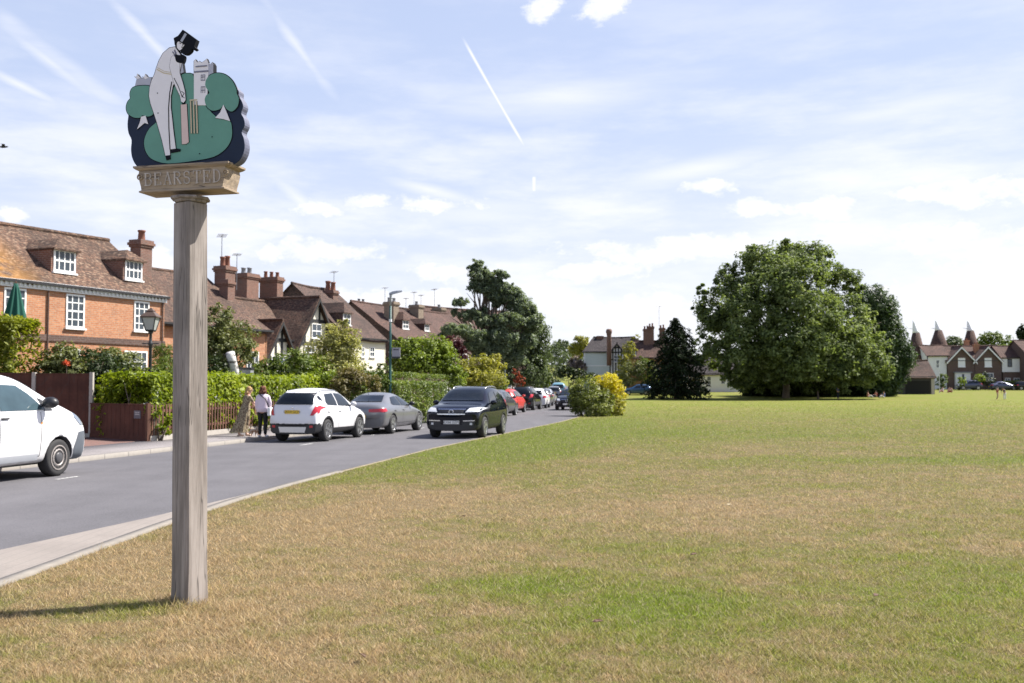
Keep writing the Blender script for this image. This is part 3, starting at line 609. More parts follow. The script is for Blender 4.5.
    px = [(134, 96), (148, 89), (165, 80), (178, 74), (187, 73), (205, 76), (222, 79), (231, 83), (236, 88), (238.5, 91), (238.5, 96), (241, 100), (243, 106), (241, 113), (243.5, 118), (244.5, 125), (241.5, 132), (243.5, 138), (244.5, 147), (242, 156), (236, 163), (222, 167),
          (190, 169), (160, 170), (140, 168), (133, 160), (131, 150), (131.5, 140), (128.5, 133), (127.5, 124), (128.5, 114), (128, 105)]
    bpts = dens([PX(*p) for p in px], 3); o = MB().prism(bpts, OF, OF + .006).build('backboard', navy, root)
    MB().prism(bpts, OF + .006, OF + .085).build('panel_edge', edge, o)
    zz = lambda L: [Z(*p) for p in L]
    layer('oast_roof', zz([(84, 232), (92, 199), (142, 196), (142, 232)]), grey, .5, False, .003, OF + .03)
    for q in (92, 119): layer('oast_cowl', zz([(q - 9, 192), (q - 1, 194), (q + 1, 184), (q + 7, 193), (q + 14, 197), (q + 2, 202)]), wht, .7, False, .002, OF + .03)
    layer('church_tower', zz([(287, 292), (287, 140), (292, 135), (298, 146), (306, 141), (314, 146), (322, 141), (331, 133), (336, 146), (337, 215), (330, 292)]), wht, 1, False, .003, OF + .02)
    layer('tower_side', zz([(337, 215), (336, 146), (343, 152), (349, 144), (353, 152), (353, 195)]), grey, .8, False, .002, OF + .045)
    layer('painted_hill', zz([(118, 430), (120, 402), (136, 370), (162, 346), (190, 300), (215, 240), (240, 192), (265, 183), (288, 196), (292, 288), (325, 292), (360, 328), (408, 343), (417, 375), (414, 408), (395, 440), (355, 467), (285, 481), (200, 490), (150, 478), (128, 458)]), teal, 1)
    o = layer('church_tower', zz([(288, 290), (288, 180), (337, 180), (332, 292)]), wht, 1.6, False, .0, OF)
    mb = MB()
    for (a, b, c, d) in [(312, 188, 326, 189.5), (312, 195, 326, 196.5), (312, 206, 326, 207.5), (312, 188, 313.5, 208), (325, 188, 326.5, 208), (318, 190, 319.5, 206), (312, 228, 326, 229.5), (312, 240, 326, 241.5), (312, 228, 313.5, 250), (325, 228, 326.5, 250), (318, 230, 319.5, 250), (289, 176, 337, 177.5), (294, 158, 333, 159)]:
        p, q = Z(a, b), Z(c, d); mb.box(p[0], q[0], OF - .0092, OF - .007, q[1], p[1])
    mb.build('ink_line', plain('fine_grey_line', (.2, .2, .26), .6), o)
    layer('painted_tree', zz([(70, 250), (80, 231), (110, 225), (142, 230), (150, 270), (150, 318), (132, 330), (112, 326), (104, 334), (82, 333), (63, 320), (57, 300), (62, 280), (71, 268)]), teal, 1.5, label='green trefoil tree at the left edge')
    layer('tree_trunk', zz([(108, 331), (123, 327), (132, 356), (120, 352), (94, 374), (104, 350)]), wht, 1.8, False, .003)
    layer('painted_tree', zz([(328, 228), (329, 207), (343, 189), (367, 182), (396, 188), (420, 210), (433, 238), (434, 252), (441, 268), (437, 295), (418, 313), (400, 305), (390, 292), (376, 305), (352, 310), (333, 298), (325, 275), (330, 258), (341, 249)]), teal, 1.8, label='green trefoil tree beside the tower')
    layer('tree_trunk', zz([(389, 290), (400, 316), (412, 346), (388, 339), (361, 335), (378, 316)]), wht, 2.1, False, .003)
    fig = layer('cricketer_figure', zz([(224, 93), (205, 97), (183, 116), (170, 140), (161, 165), (155, 186), (145, 207), (138, 232), (136, 260), (141, 286), (150, 312), (160, 342), (170, 376), (180, 411), (188, 446), (192, 464), (208, 462), (206.5, 444), (227, 441), (224, 418), (219, 380), (215, 342), (210, 300), (210, 262), (217, 226), (232, 200), (240, 182), (247, 150), (243, 120)]), wht, 2.6, False, .005, OF + .02, 'cricketer in old white clothes leaning on a bat')
    layer('arm', zz([(212, 130), (222, 118), (236, 124), (241, 150), (241, 183), (251, 214), (259, 246), (261, 275), (254, 284), (246, 280), (242, 260), (231, 238), (220, 213), (213, 185), (206, 160)]), wht, 3.1, False, .003)
    mb = MB()
    def stroke(pts, w, lev, m):
        for a, b in zip(pts[:-1], pts[1:]):
            p, q = np.array(Z(*a)), np.array(Z(*b)); d = q - p; n_ = np.array([-d[1], d[0]]) / (np.linalg.norm(d) + 1e-9) * w
            m.prism([tuple(p - n_), tuple(q - n_), tuple(q + n_), tuple(p + n_)], OF - lev * .0045, OF - lev * .0045 + .003)
    stroke([(214, 212), (207, 250), (203, 300), (204, 370), (208, 444)], .004, 3.0, mb); stroke([(222, 200), (235, 225), (245, 250), (250, 266)], .0025, 3.5, mb); stroke([(247, 245), (257, 252), (250, 262), (258, 268)], .0022, 3.5, mb)
    mb.build('ink_line', ln, fig)
    mb = MB(); stroke([(163, 170), (185, 182), (213, 187)], .004, 3.0, mb); stroke([(165, 164), (186, 176), (213, 181)], .0022, 3.0, mb); mb.build('belt', tan, fig)
    mb = MB(); stroke([(223, 104), (229, 116), (222, 122), (231, 131)], .005, 3.5, mb); stroke([(216, 110), (222, 116)], .004, 3.5, mb); mb.build('collar_frill', plain('ink_wash', (.16, .16, .22), .6), fig)
    layer('shoe', zz([(192, 464), (208, 462), (209, 476), (195, 479)]), ln, 2.8, False, 0); layer('shoe', zz([(208, 443), (228, 440), (242, 441), (242, 449), (210, 455)]), ln, 2.8, False, 0)
    layer('jacket_tail', zz([(238, 143), (249, 146), (254, 180), (243, 184)]), grey, 2.2, False, .003, OF + .02)
    layer('face', zz([(231, 76), (249, 70), (261, 80), (253, 100), (240, 106), (232, 96)]), wht, 3.2, False, .003, OF + .02)
    mb = MB(); stroke([(249, 80), (254, 84), (250, 90)], .0025, 3.8, mb); stroke([(241, 80), (245, 83)], .0025, 3.8, mb); stroke([(247, 95), (252, 94)], .0022, 3.8, mb); mb.build('ink_line', ln, fig)
    layer('hair', zz([(222, 66), (229, 60), (239, 61), (240, 70), (232, 80), (230, 98), (224, 86)]), ln, 3.4, False, 0, OF + .02)
    layer('beard', zz([(252, 96), (262, 84), (278, 88), (281, 105), (266, 119), (250, 117), (244, 108)]), ln, 3.5, True, 0, OF + .02)
    layer('neck_bow', zz([(226, 120), (240, 122), (253, 120), (257, 128), (252, 146), (240, 148), (229, 142)]), ln, 3.6, True, 0, OF + .02)
    hat = layer('top_hat', zz([(252, 35), (299, 69), (291, 92), (297, 99), (290, 104), (266, 92), (240, 76), (222, 72), (221, 64), (236, 56)]), ln, 3.7, False, 0, OF + .03)
    mb = MB(); stroke([(263, 49), (247, 76)], .011, 3.95, mb); mb.build('hat_band', plain('grey_band', (.42, .44, .5), .6), hat)
    layer('cricket_bat', zz([(244, 290), (264, 287), (271, 418), (262, 424), (248, 425)]), pink, 2.4, False, .003)
    layer('bat_handle', zz([(248, 278), (258, 277), (260, 289), (249, 290)]), ln, 2.6, False, 0)
    mb = MB()
    for a, b in ((277, 280), (287, 290), (297, 300)): stroke([(a, 278), (b, 388)], .0055, 2.2, mb)
    stroke([(274, 275), (299, 273)], .005, 2.5, mb); w = mb.build('wicket', tan, root)
    mb = MB()
    for a, b in ((277, 280), (287, 290), (297, 300)): stroke([(a, 278), (b, 388)], .008, 2.0, mb)
    mb.build('outline', ln, w)
    for q in [(165, 251), (167, 319), (308, 457), (351, 400)]: mb = MB(); c = Z(*q); mb.lathe([(.005, 0), (.004, .003)], 8); mb.v[-16:] = [(c[0] + v[0], OF - 2.62 * .0045 - v[2], c[1] + v[1]) for v in mb.v[-16:]]; mb.build('screw', ln, root)
sign()

# ------------------------------------------------------------------ houses
MT['brick1'] = brick('red_brick', (.43, .16, .07), (.57, .26, .125), (.42, .31, .22)); MT['brick2'] = brick('dark_brick', (.16, .07, .05), (.24, .10, .065), (.26, .2, .16), wamt=.5)
MT['brick3'] = brick('brown_brick', (.09, .05, .037), (.13, .07, .05), (.16, .13, .115)); MT['stock'] = brick('stock_brick', (.25, .19, .14), (.18, .125, .09), (.3, .26, .2))
MT['tile1'] = tiles('old_tile', (.095, .055, .037), (.165, .088, .054), (.38, .27, .185), .75, (.40, .19, .03), .9); MT['tile2'] = tiles('brown_tile', (.09, .052, .037), (.15, .08, .052), (.24, .18, .13), .6)
MT['tile3'] = tiles('dark_tile', (.075, .048, .039), (.12, .068, .052), (.18, .13, .10), .4); MT['tile4'] = tiles('red_tile', (.088, .05, .04), (.135, .07, .052), (.18, .125, .10), .35); MT['slate'] = tiles('slate', (.04, .033, .036), (.065, .054, .055), (.11, .09, .09), .2)
MT['cream'] = plain('cream_render', (.72, .68, .56), .85, .08, 1.5, bstr=.1); MT['greenboard'] = None
MT['timber'] = plain('black_timber', (.02, .02, .021), .7, .3, 8); MT['brick4'] = brick('stack_brick', (.21, .092, .062), (.14, .066, .05), (.24, .19, .16), wamt=.6); MT['pot'] = plain('clay_pot', (.21, .09, .06), .85, .25, 8); MT['sash'] = plain('white_window_paint', (.80, .80, .78), .45, .04)
MT['gutter'] = plain('black_gutter', (.025, .025, .027), .4)
def board(name, col):
    m, T = M_(name); o = T.n('ShaderNodeTexCoord').outputs['Object']; z = T.n('ShaderNodeSeparateXYZ', None, Vector=o).outputs[2]
    f = T.math('FRACT', T.math('MULTIPLY', z, 6.0)); c = T.mix(T.smooth(f, .0, .12), tuple(.45 * x for x in col), col); finish(T, c, .6, f, -.5, .02); return m
MT['greenboard'] = board('pale_green_weatherboard', (.50, .56, .54)); MT['whiteboard'] = board('white_weatherboard', (.74, .74, .74))
MT['dkboard'] = board('dark_barn_board', (.03, .026, .024))

class House:
    def __init__(s, name, label, E, ang, x0, x1, W, ze, zr, wall, roof, group=None, oh=.28, zb=None, hip=(0, 0), jig=.03, cat='house', roofname='roof', nogable=False):
        s.E = Vector((E[0], E[1], 0)); s.ang = ang; s.u = (math.cos(ang), math.sin(ang)); s.b = (-s.u[1], s.u[0]); s.zb = H(E[1]) if zb is None else zb
        s.W = W; s.ze = ze - s.zb; s.zr = zr - s.zb; s.x0 = x0; s.x1 = x1; s.roofm = roof
        s.t = thing(name, label, cat, (E[0], E[1], s.zb), ang, group)
        zt = s.zr - .12
        if hip == (0, 0) and not nogable: s.wall = MB().prism([(0, -.2), (W, -.2), (W, s.ze - .1), (W - .15, s.ze - .12), (W / 2, zt - .5), (.15, s.ze - .12), (0, s.ze - .1)], x0, x1, 'x').build('wall', wall, s.t); [MB().prism([(0, -.2), (W, -.2), (W, s.ze - .02), (W / 2, zt), (0, s.ze - .02)], a, a + .15, 'x').build('gable_end', wall, s.wall) for a in (x0 - .004, x1 - .146)]
        else: s.wall = MB().box(x0, x1, 0, W, -.2, s.ze - .1).build('wall', wall, s.t)
        s.roof = s.mkroof(x0, x1, 0, W, s.ze, s.zr, oh, hip, jig, int(abs(E[1]) * 7) % 97).build(roofname, roof, s.t)
        MB().box(x0 - .1, x1 + .1, -oh - .09, -oh + .02, s.ze - .17, s.ze - .07).build('gutter', MT['gutter'], s.t)
    def mkroof(s, x0, x1, y0, y1, ze, zr, oh, hip, jig, seed):
        r = np.random.default_rng(seed); mb = MB(); ym = (y0 + y1) / 2; k = (zr - ze) / (ym - y0); vo = .22
        nx = max(2, int((x1 - x0) / .7)); ny = 5
        sag = lambda t: -.10 * math.sin(math.pi * t)
        J = r.normal(size=(nx + 1, ny + 1, 2)) * jig; J[:, ny, 1] = J[:, ny, 0]
        for sd in (0, 1):
            vs = []
            for i in range(nx + 1):
                for j in range(ny + 1):
                    v = j / ny; ya = (y0 - oh) + (ym - y0 + oh) * v; za = (ze - oh * k) + (zr - ze + oh * k) * v
                    xa = (x0 - vo + hip[0] * v) + ((x1 + vo - hip[1] * v) - (x0 - vo + hip[0] * v)) * i / nx
                    vs.append((xa, ya if sd == 0 else y0 + y1 - ya, za + J[i, j, sd] + sag(i / nx) * v * (1 if jig > .01 else 0)))
            b = len(vs); vs += [(p[0], p[1], p[2] - .09) for p in vs]; n1 = ny + 1; fs = []
            for i in range(nx):
                for j in range(ny): a = i * n1 + j; fs += [(a, a + n1, a + n1 + 1, a + 1), (b + a, b + a + 1, b + a + n1 + 1, b + a + n1)]
            for i in range(nx): fs += [(i * n1, b + i * n1, b + (i + 1) * n1, (i + 1) * n1)]
            for j in range(ny): fs += [(j, j + 1, b + j + 1, b + j), (nx * n1 + j, b + nx * n1 + j, b + nx * n1 + j + 1, nx * n1 + j + 1)]
            mb.add(vs, fs)
        for e, sx in ((0, -1), (1, 1)):                      # hipped ends
            if hip[e]:
                xe = (x0 - vo) if e == 0 else (x1 + vo); xr = xe - sx * hip[e]; zb_ = ze - oh * k
                mb.add([(xe, y0 - oh, zb_), (xe, y1 + oh, zb_), (xr, ym, zr), (xe - sx * .1, y0, zb_ - .1), (xe - sx * .1, y1, zb_ - .1), (xr - sx * .1, ym, zr - .1)], [(0, 1, 2), (5, 4, 3), (0, 3, 4, 1)])
        nr = max(3, int((x1 - x0) / .5)); a_, b_ = x0 - vo + hip[0], x1 + vo - hip[1]
        mb.tube([(a_ + (b_ - a_) * i / nr, ym, zr + .02 + sag(i / nr) * (1 if jig > .01 else 0)) for i in range(nr + 1)], .1, 8)
        return mb
    def loc(s, p): d = Vector(p) - s.E; return (d.x * s.u[0] + d.y * s.u[1], d.x * s.b[0] + d.y * s.b[1], p[2] - s.zb)
    def on(s, px, py, y=0.0): l, z = onplane(px, py, (s.E.x + s.b[0] * y, s.E.y + s.b[1] * y), s.u); return l, z - s.zb
    def win(s, x0, x1, z0, z1, y=0.0, nx=2, ny=4, fr=.07, parent=None, pane=None, sill=True, frame=None):
        mb = MB(); a, b = y - .035, y + .02
        for bx in ((x0, x0 + fr, z0, z1), (x1 - fr, x1, z0, z1), (x0 + fr, x1 - fr, z1 - fr, z1), (x0 + fr, x1 - fr, z0, z0 + fr)): mb.box(bx[0], bx[1], a, b, bx[2], bx[3])
        g = .022
        for i in range(1, nx): q = x0 + (x1 - x0) * i / nx; mb.box(q - g, q + g, a + .012, b, z0 + fr, z1 - fr)
        for j in range(1, ny):
            q = z0 + (z1 - z0) * j / ny; w = g * (1.6 if j * 2 == ny else 1); mb.box(x0 + fr, x1 - fr, a + .016, b, q - w, q + w)
        if sill: mb.box(x0 - .06, x1 + .06, y - .10, y + .02, z0 - .07, z0)
        f = mb.build('window', frame or MT['sash'], parent or s.t)
        MB().box(x0 + fr, x1 - fr, y - .010, y + .018, z0 + fr, z1 - fr).build('pane', pane or MT['pane'], f); return f
    def pwin(s, px0, py0, px1, py1, y=0.0, **kw):
        xa, za = s.on((px0 + px1) / 2, py1, y); _, zb = s.on((px0 + px1) / 2, py0, y); xl = s.on(px0, py0, y)[0]; xr = s.on(px1, py0, y)[0]; return s.win(xl, xr, za, zb, y, **kw)
    def chimney(s, pxc, pytop, d, w, dp, zbot, mat, pots=2, potr=.13, poth=.5, potm=None, wpos=None):
        c = s.loc(P(pxc, pytop, d) if wpos is None else wpos); x, y, zt = c; mb = MB()
        mb.box(x - w / 2, x + w / 2, y - dp / 2, y + dp / 2, zbot - s.zb, zt - .34)
        for k, (e, h) in enumerate([(.05, .1), (.10, .12), (.05, .12)]):
            za = zt - .34 + [0, .1, .22][k]; mb.box(x - w / 2 - e, x + w / 2 + e, y - dp / 2 - e, y + dp / 2 + e, za, za + h)
        o = mb.build('chimney', mat, s.t)
        for i in range(pots):
            q = (i + .5) / pots - .5; px_, py_ = (x + q * w, y) if w >= dp else (x, y + q * dp); hh = poth * (1 + .15 * ((i * 7) % 3 - 1))
            MB().lathe([(potr * 1.05, 0), (potr, .05), (potr * .85, hh * .8), (potr * 1.05, hh * .86), (potr * 1.05, hh), (potr * .7, hh), (potr * .7, hh * .6)], 12, (px_, py_, zt)).build('chimney_pot', potm or MT['pot'], o, True)
        return o
    def dormer(s, px0, py0, px1, py1, hood=.45, side=None, roof=None, nx=2, ny=2, hipf=.5, fr=.08, gap=.10):
        lo, hi = 0.0, s.W / 2; k = (s.zr - s.ze) / (s.W / 2)
        for _ in range(30):                                    # find the plane where the sill line meets the roof
            y = (lo + hi) / 2; z = s.on((px0 + px1) / 2, py1, y)[1]
            if z > s.ze + k * y + .05: lo = y
            else: hi = y
        xa, za = s.on((px0 + px1) / 2, py1, y); _, zb = s.on((px0 + px1) / 2, py0, y); xl = s.on(px0, py0, y)[0]; xr = s.on(px1, py0, y)[0]
        yb = y + (zb + hood - za) / k + .3; d = MB().prism([(y, za - .25), (y, zb + .05), (yb, zb + .05), (yb - .3, zb - .3)], xl - gap, xr + gap, 'x').build('dormer', side or s.roofm, s.t)
        xm = (xl + xr) / 2; hw = (xr - xl) / 2 + gap + .03; mb = MB(); z0 = zb + .02; z1 = z0 + hood
        yr = y - .16 + hipf
        mb.add([(xm - hw, y - .18, z0), (xm, yr, z1), (xm, yb + .4, z1), (xm - hw, yb + .3, z0), (xm + hw, y - .18, z0), (xm + hw, yb + .3, z0), (xm - hw, y - .18, z0 - .07), (xm + hw, y - .18, z0 - .07), (xm - hw, yb + .3, z0 - .07), (xm + hw, yb + .3, z0 - .07)],
               [(0, 1, 2, 3), (4, 5, 2, 1), (0, 4, 1), (0, 6, 7, 4), (0, 3, 8, 6), (4, 7, 9, 5), (6, 8, 9, 7), (3, 2, 5, 9, 8)])
        mb.build('dormer_roof', s.roofm, d); s.win(xl, xr, za, zb, y, nx, ny, fr, d); return d
    def cross(s, apx, apy, d, hw, zeave, back, wallm, oh=.3, timber=True, name='gable', apexw=None, roofm=None, zdrop=None, barge=None, bargew=.2):
        """gable wing whose ridge runs back from the facade"""
        ax, ay, az = s.loc(P(apx, apy, d) if apexw is None else apexw); ze = zeave - s.zb; mb = MB()
        mb.prism([(ax - hw, -.2), (ax + hw, -.2), (ax + hw, ze - .06), (ax, az - .2), (ax - hw, ze - .06)], ay, ay + back, 'y'); g = mb.build(name, wallm, s.t)
        k = (az - ze) / hw; mb = MB(); r = np.random.default_rng(int(apx)); n = 6
        for sg in (-1, 1):
            vs = []
            for i in range(n + 1):
                for j in range(5): v = j / 4; vs.append((ax + sg * (hw + .3) * (1 - v), ay - oh + (back + oh) * i / n, az - k * (hw + .3) * (1 - v) + r.normal() * .025 * (j < 4)))
            b = len(vs); vs += [(p[0], p[1], p[2] - .1) for p in vs]; fs = []
            for i in range(n):
                for j in range(4): a = i * 5 + j; fs += [(a, a + 5, a + 6, a + 1), (b + a, b + a + 1, b + a + 6, b + a + 5)]
                fs.append((i * 5, b + i * 5, b + (i + 1) * 5, (i + 1) * 5))
            for j in range(4): fs += [(j, j + 1, b + j + 1, b + j), (n * 5 + j, b + n * 5 + j, b + n * 5 + j + 1, n * 5 + j + 1)]
            mb.add(vs, fs)
        mb.tube([(ax, ay - oh, az + .02), (ax, ay + back, az + .02)], .09, 8); mb.build('roof', roofm or s.roofm, g)
        mb = MB(); tw = bargew / 2
        for sg in (-1, 1): mb.prism([(ax + sg * (hw + .32), az - k * (hw + .32) - .12), (ax + sg * (hw + .32), az - k * (hw + .32) - .12 - 2 * tw), (ax, az - .1 - 2 * tw), (ax, az - .1)], ay - oh - .035, ay - oh + .02)
        mb.build('bargeboard', barge or MT['timber'], g)
        if timber:
            mb = MB(); f = ay - .03
            def post(x): mb.box(x - .09, x + .09, f, ay + .02, .3, min(az - .2, az - k * abs(x - ax) - .15))
            for q in np.linspace(-hw + .1, hw - .1, 6): post(ax + q)
            for z in (ze - .05, ze - 1.15, ze + (az - ze) * .48):
                e = min(hw, (az - z) / k) - .05; mb.box(ax - e, ax + e, f - .012, ay + .015, z - .1, z + .1)
            mb.build('timber_frame', MT['timber'], g)
        return g, ax, ay, ze, az
    def aerial(s, px0, py0, d, h=1.6, arms=5, w=.9, lean=0.0):
        x, y, z = s.loc(P(px0, py0, d)); mb = MB(); mb.tube([(x, y, z - h), (x + lean, y, z)], .022, 6)
        mb.tube([(x - w * .35, y - w * .35, z - .06), (x + w * .35, y + w * .35, z - .02)], .014, 5)
        for i in range(arms):
            q = (i / (arms - 1) - .5) * .7 * w; mb.tube([(x + q - .18, y + q + .18, z - .04), (x + q + .18, y + q - .18, z - .04)], .011, 5)
        mb.build('aerial', MT['aerial'], s.t)

UA = R(66.5)
def at_z(px, py, z): r = ray(px, py); q = (z - CAMZ) / r.z; return (r.x * q, r.y * q)
def house_one():
    E = at_z(164.5, 299, 5.45); h = House('brick_house', 'orange brick house with white sash windows and dormers in its mossy tiled roof', E, UA, -17, 0, 7.0, 5.62, 8.22, MT['brick1'], MT['tile1'], oh=.14)
    # moss on the left part of this roof is keyed to the house's own x
    for a in [(4, 288, 26, 327), (66, 294.5, 84.5, 328), (134, 301.5, 149, 331)]: h.pwin(*a, nx=3, ny=4)
    h.pwin(124, 351, 147, 372, nx=4, ny=2); h.pwin(60, 349, 80, 376, nx=3, ny=3)
    for a in [(53.5, 250, 75.5, 272.5), (125, 260.5, 142, 280)]: h.dormer(*a, nx=4, ny=2, hood=.46, side=MT['brick2'])
    mb = MB(); mb.box(-17, .05, -.10, 0, h.ze - .34, h.ze - .05); mb.box(-17, .05, -.16, -.09, h.ze - .17, h.ze - .05)
    for i in range(85): mb.box(-16.9 + i * .2, -16.8 + i * .2, -.15, -.10, h.ze - .28, h.ze - .17)
    mb.build('cornice', MT['white'], h.t)
    z = h.on(100, 340.5)[1]; mb = MB(); mb.box(-17, .03, -.05, 0, z - .12, z + .12); mb.build('string_course', MT['brick3'], h.t)
    for x in (h.on(47, 320)[0], -.15): MB().tube([(x, -.05, 0), (x, -.05, h.ze - .36)], .033, 8).build('downpipe', MT['brick3'], h.t)
    h.chimney(141.5, 240.5, 45.5, 72e-2, .62, 4.5, MT['brick4'], 1, .17, .55)
    h.win(-1.2, -.3, .5, 2.3, 0, 2, 3)
house_one()
def house_two():
    E = at_z(267, 332, 4.6); h = House('brown_roofed_cottage', 'long brown tiled cottage half hidden behind the carved sign post', E, UA, -9.5, 0, 9.0, 4.75, 7.9, MT['brick1'], MT['tile2'])
    h.chimney(225, 266.5, 56.0, .82, .78, 5.6, MT['brick4'], 2, .15, .62); h.chimney(226.5, 280, 54.6, .48, .6, 5.4, MT['brick4'], 0)
    h.aerial(222, 235, 56.5, 2.4, 5, 1.2)
    for x in (-1.7, -4.2, -6.8): h.win(x, x + 1.0, 2.3, 3.5, 0, 3, 2); h.win(x, x + 1.0, .6, 1.7, 0, 3, 2)
house_two()
def house_three():
    E = at_z(326, 343, 4.4); h = House('timbered_cottage', 'black and white timbered cottage with two street gables behind the garden trees', E, UA, -7.6, -.2, 6.4, 4.5, 7.05, MT['cream'], MT['tile2'])
    g, ax, ay, ze, az = h.cross(316, 297, 61, 2.0, 4.3, 5.4, MT['cream']); h.win(ax - 1.25, ax - .15, ze - 1.0, ze - .2, ay - .05, 3, 2, .05, g); h.win(ax - .5, ax + .5, ze + .3, ze + 1.2, ay - .05, 2, 2, .05, g); h.win(ax - 1.3, ax + 1.3, .7, 1.9, ay - .05, 4, 2, .05, g)
    g, ax, ay, ze, az = h.cross(279, 320, 57, 1.5, 3.25, 3.8, MT['cream']); h.win(ax - .75, ax + .75, ze - .75, ze + .15, ay - .06, 4, 2, .05, g, pane=MT['vanglass']); h.win(ax - .6, ax + .6, .6, 1.6, ay - .06, 3, 2, .05, g)
    mb = MB()
    for i in range(13): x = -7.5 + i * .6; mb.box(x - .07, x + .07, -.03, .01, 0, h.ze - .2)
    mb.box(-7.6, -.2, -.04, .01, 2.3, 2.5); mb.build('timber_frame', MT['timber'], h.t)
    h.chimney(246.5, 274, 61.5, 1.15, 1.0, 6.0, MT['brick2'], 2, .15, .42, MT['lead']); h.chimney(271.5, 277.5, 63, .62, 1.35, 6.2, MT['brick2'], 3, .12, .36)
    h.aerial(237, 254, 60, 2.2, 4, .9)
house_three()
def house_four():
    E = at_z(385.5, 341, 5.0); h = House('cream_walled_house', 'cream rendered house with steep brown roof, one dormer and twin chimney pots', E, UA, -4.9, 0, 9.4, 5.15, 9.0, MT['cream'], MT['tile3'])
    MB().prism([(0, 2.2), (9.4, 2.2), (9.4, h.ze - .02), (4.7, h.zr - .13), (0, h.ze - .02)], -4.97, -4.91, 'x').build('tile_hanging', MT['tile3'], h.t)
    h.dormer(343, 313, 350.5, 325, hood=.75, hipf=.4, nx=2, ny=2); h.pwin(369.5, 347, 374.5, 357, nx=2, ny=2)
    h.pwin(361, 347, 364.5, 357, nx=2, ny=2); h.win(-3.9, -2.8, .7, 1.9, 0, 2, 2)
    h.chimney(330.5, 290.5, 74, .62, .9, 7.6, MT['brick4'], 2, .19, .72); h.aerial(334, 271.5, 74, 2.0, 4, 1.1)
house_four()
def house_five():
    E = at_z(397, 339, 5.6); h = House('terraced_houses', 'terrace with one long brown roof, three tall chimneys and small dormers', E, R(63), 0, 21, 9.2, 5.75, 8.95, MT['brick3'], MT['tile4'], cat='terrace')
    MB().prism([(.0, 1.0), (9.2, 1.0), (9.2, h.ze - .02), (4.6, h.zr - .13), (0, h.ze - .02)], -.07, -.006, 'x').build('tile_hanging', MT['tile3'], h.t)
    for px_, py_, d in [(391.5, 302, 86.5), (416.5, 305, 92.5), (439, 308, 99)]: h.chimney(px_, py_, d, .85, 1.0, 6.0, MT['stock'], 2 if px_ < 400 else 1, .15, .4, MT['lead'])
    h.chimney(361, 302.5, 88, .5, .9, 8.2, MT['brick2'], 2, .13, .35, MT['lead'])
    h.dormer(402.5, 320, 408.5, 329, hood=.7, hipf=.4); h.dormer(424.5, 324, 429, 331, hood=.5, hipf=.4)
    for x in range(6):
        for z in (3.4, .8): h.win(1 + x * 3.3, 2.2 + x * 3.3, z, z + 1.3, 0, 2, 2)
    h.aerial(414, 292, 95, 2.6, 4, 1.0); h.aerial(421, 295, 96, 2.4, 4, 1.0); h.aerial(434.5, 289, 100, 3.2, 5, 1.2); h.aerial(385, 287.5, 88, 1.8, 3, .7); h.aerial(406, 298, 92, 1.8, 3, .7)
house_five()
def house_six():
    E = at_z(446, 341, 6.0); h = House('red_roofed_house', 'red roofed brick house mostly hidden behind the cedar', E, R(40), 0, 11, 8, 6.1, 9.6, MT['brick3'], MT['tile4'])
    for x in (1, 4, 7): h.win(x, x + 1.2, 3.6, 5.0, 0, 2, 2); h.win(x, x + 1.2, .8, 2.2, 0, 2, 2)
    h.chimney(497, 335, 118, 1.0, .8, 6, MT['brick1'], 2, .16, .5)
house_six()
def mid_houses():
    E = P(583.5, 351, 150); h = House('green_boarded_house', 'pale green weatherboarded house with slate roof beyond the road bushes', (E.x, 150), R(-6), 0, 8.8, 7, E.z, P(600, 337, 153).z, MT['greenboard'], MT['slate'], hip=(1.6, 1.2))
    mb = MB()
    for q in (.1, 4.0): mb.box(q, q + .16, -.06, 0, 0, h.ze - .1)
    mb.box(.1, 4.1, -.05, 0, h.ze - 2.3, h.ze - 2.15); mb.build('corner_board', MT['whiteboard'], h.t)
    h.win(1.3, 2.4, 1.0, 2.5, 0, 2, 2)
    g = h.cross(617, 343, 149, 1.15, P(617, 352, 149).z, 3.5, MT['whiteboard'], timber=True)
    h.win(g[1] - .5, g[1] + .5, g[3] - 1.5, g[3] - .5, g[2] - .05, 2, 2, .06, g[0])
    c = h.loc(P(609, 329, 148)); z0 = 4.0; MB().lathe([(.36, z0), (.34, c[2] - .9), (.36, c[2] - .8), (.46, c[2] - .5), (.46, c[2] - .25), (.33, c[2]), (.2, c[2])], 12, (c[0], c[1], 0)).build('chimney', MT['brick4'], h.t, True)
    h.chimney(600, 336, 153, 1.0, .6, 7, MT['brick2'], 0)
    E = P(629, 357, 146); h = House('small_brick_house', 'brick house with hipped red roof and clustered chimney stacks behind the conifer', (E.x, 146), R(-4), 0, 6.4, 6, E.z, P(645, 340.5, 149).z, MT['brick1'], MT['tile4'], hip=(1.2, .8))
    for a, b in [(646, 329), (651, 326.5), (662, 328)]: h.chimney(a, b, 148.5, .8, .8, 6, MT['brick2'], 2, .13, .5)
    h.dormer(631.5, 349, 636, 355, hood=.5, hipf=.3); h.win(.8, 1.7, 2.6, 4.0, 0, 2, 2); h.win(3.5, 4.4, 2.6, 4.0, 0, 2, 2); h.aerial(659, 306, 149, 3.2, 3, .8)
    E = P(690, 373, 152); h = House('white_cottage', 'low white cottage glimpsed between the dark conifer and the big tree', (E.x, 152), R(3), 0, 8.5, 5, E.z, E.z + 2.4, MT['white'], MT['slate'])
    h.pwin(707, 376.5, 711, 385, nx=2, ny=2); h.pwin(696, 377, 699, 384, nx=2, ny=2); h.pwin(721, 377, 725, 384, nx=2, ny=2)
mid_houses()
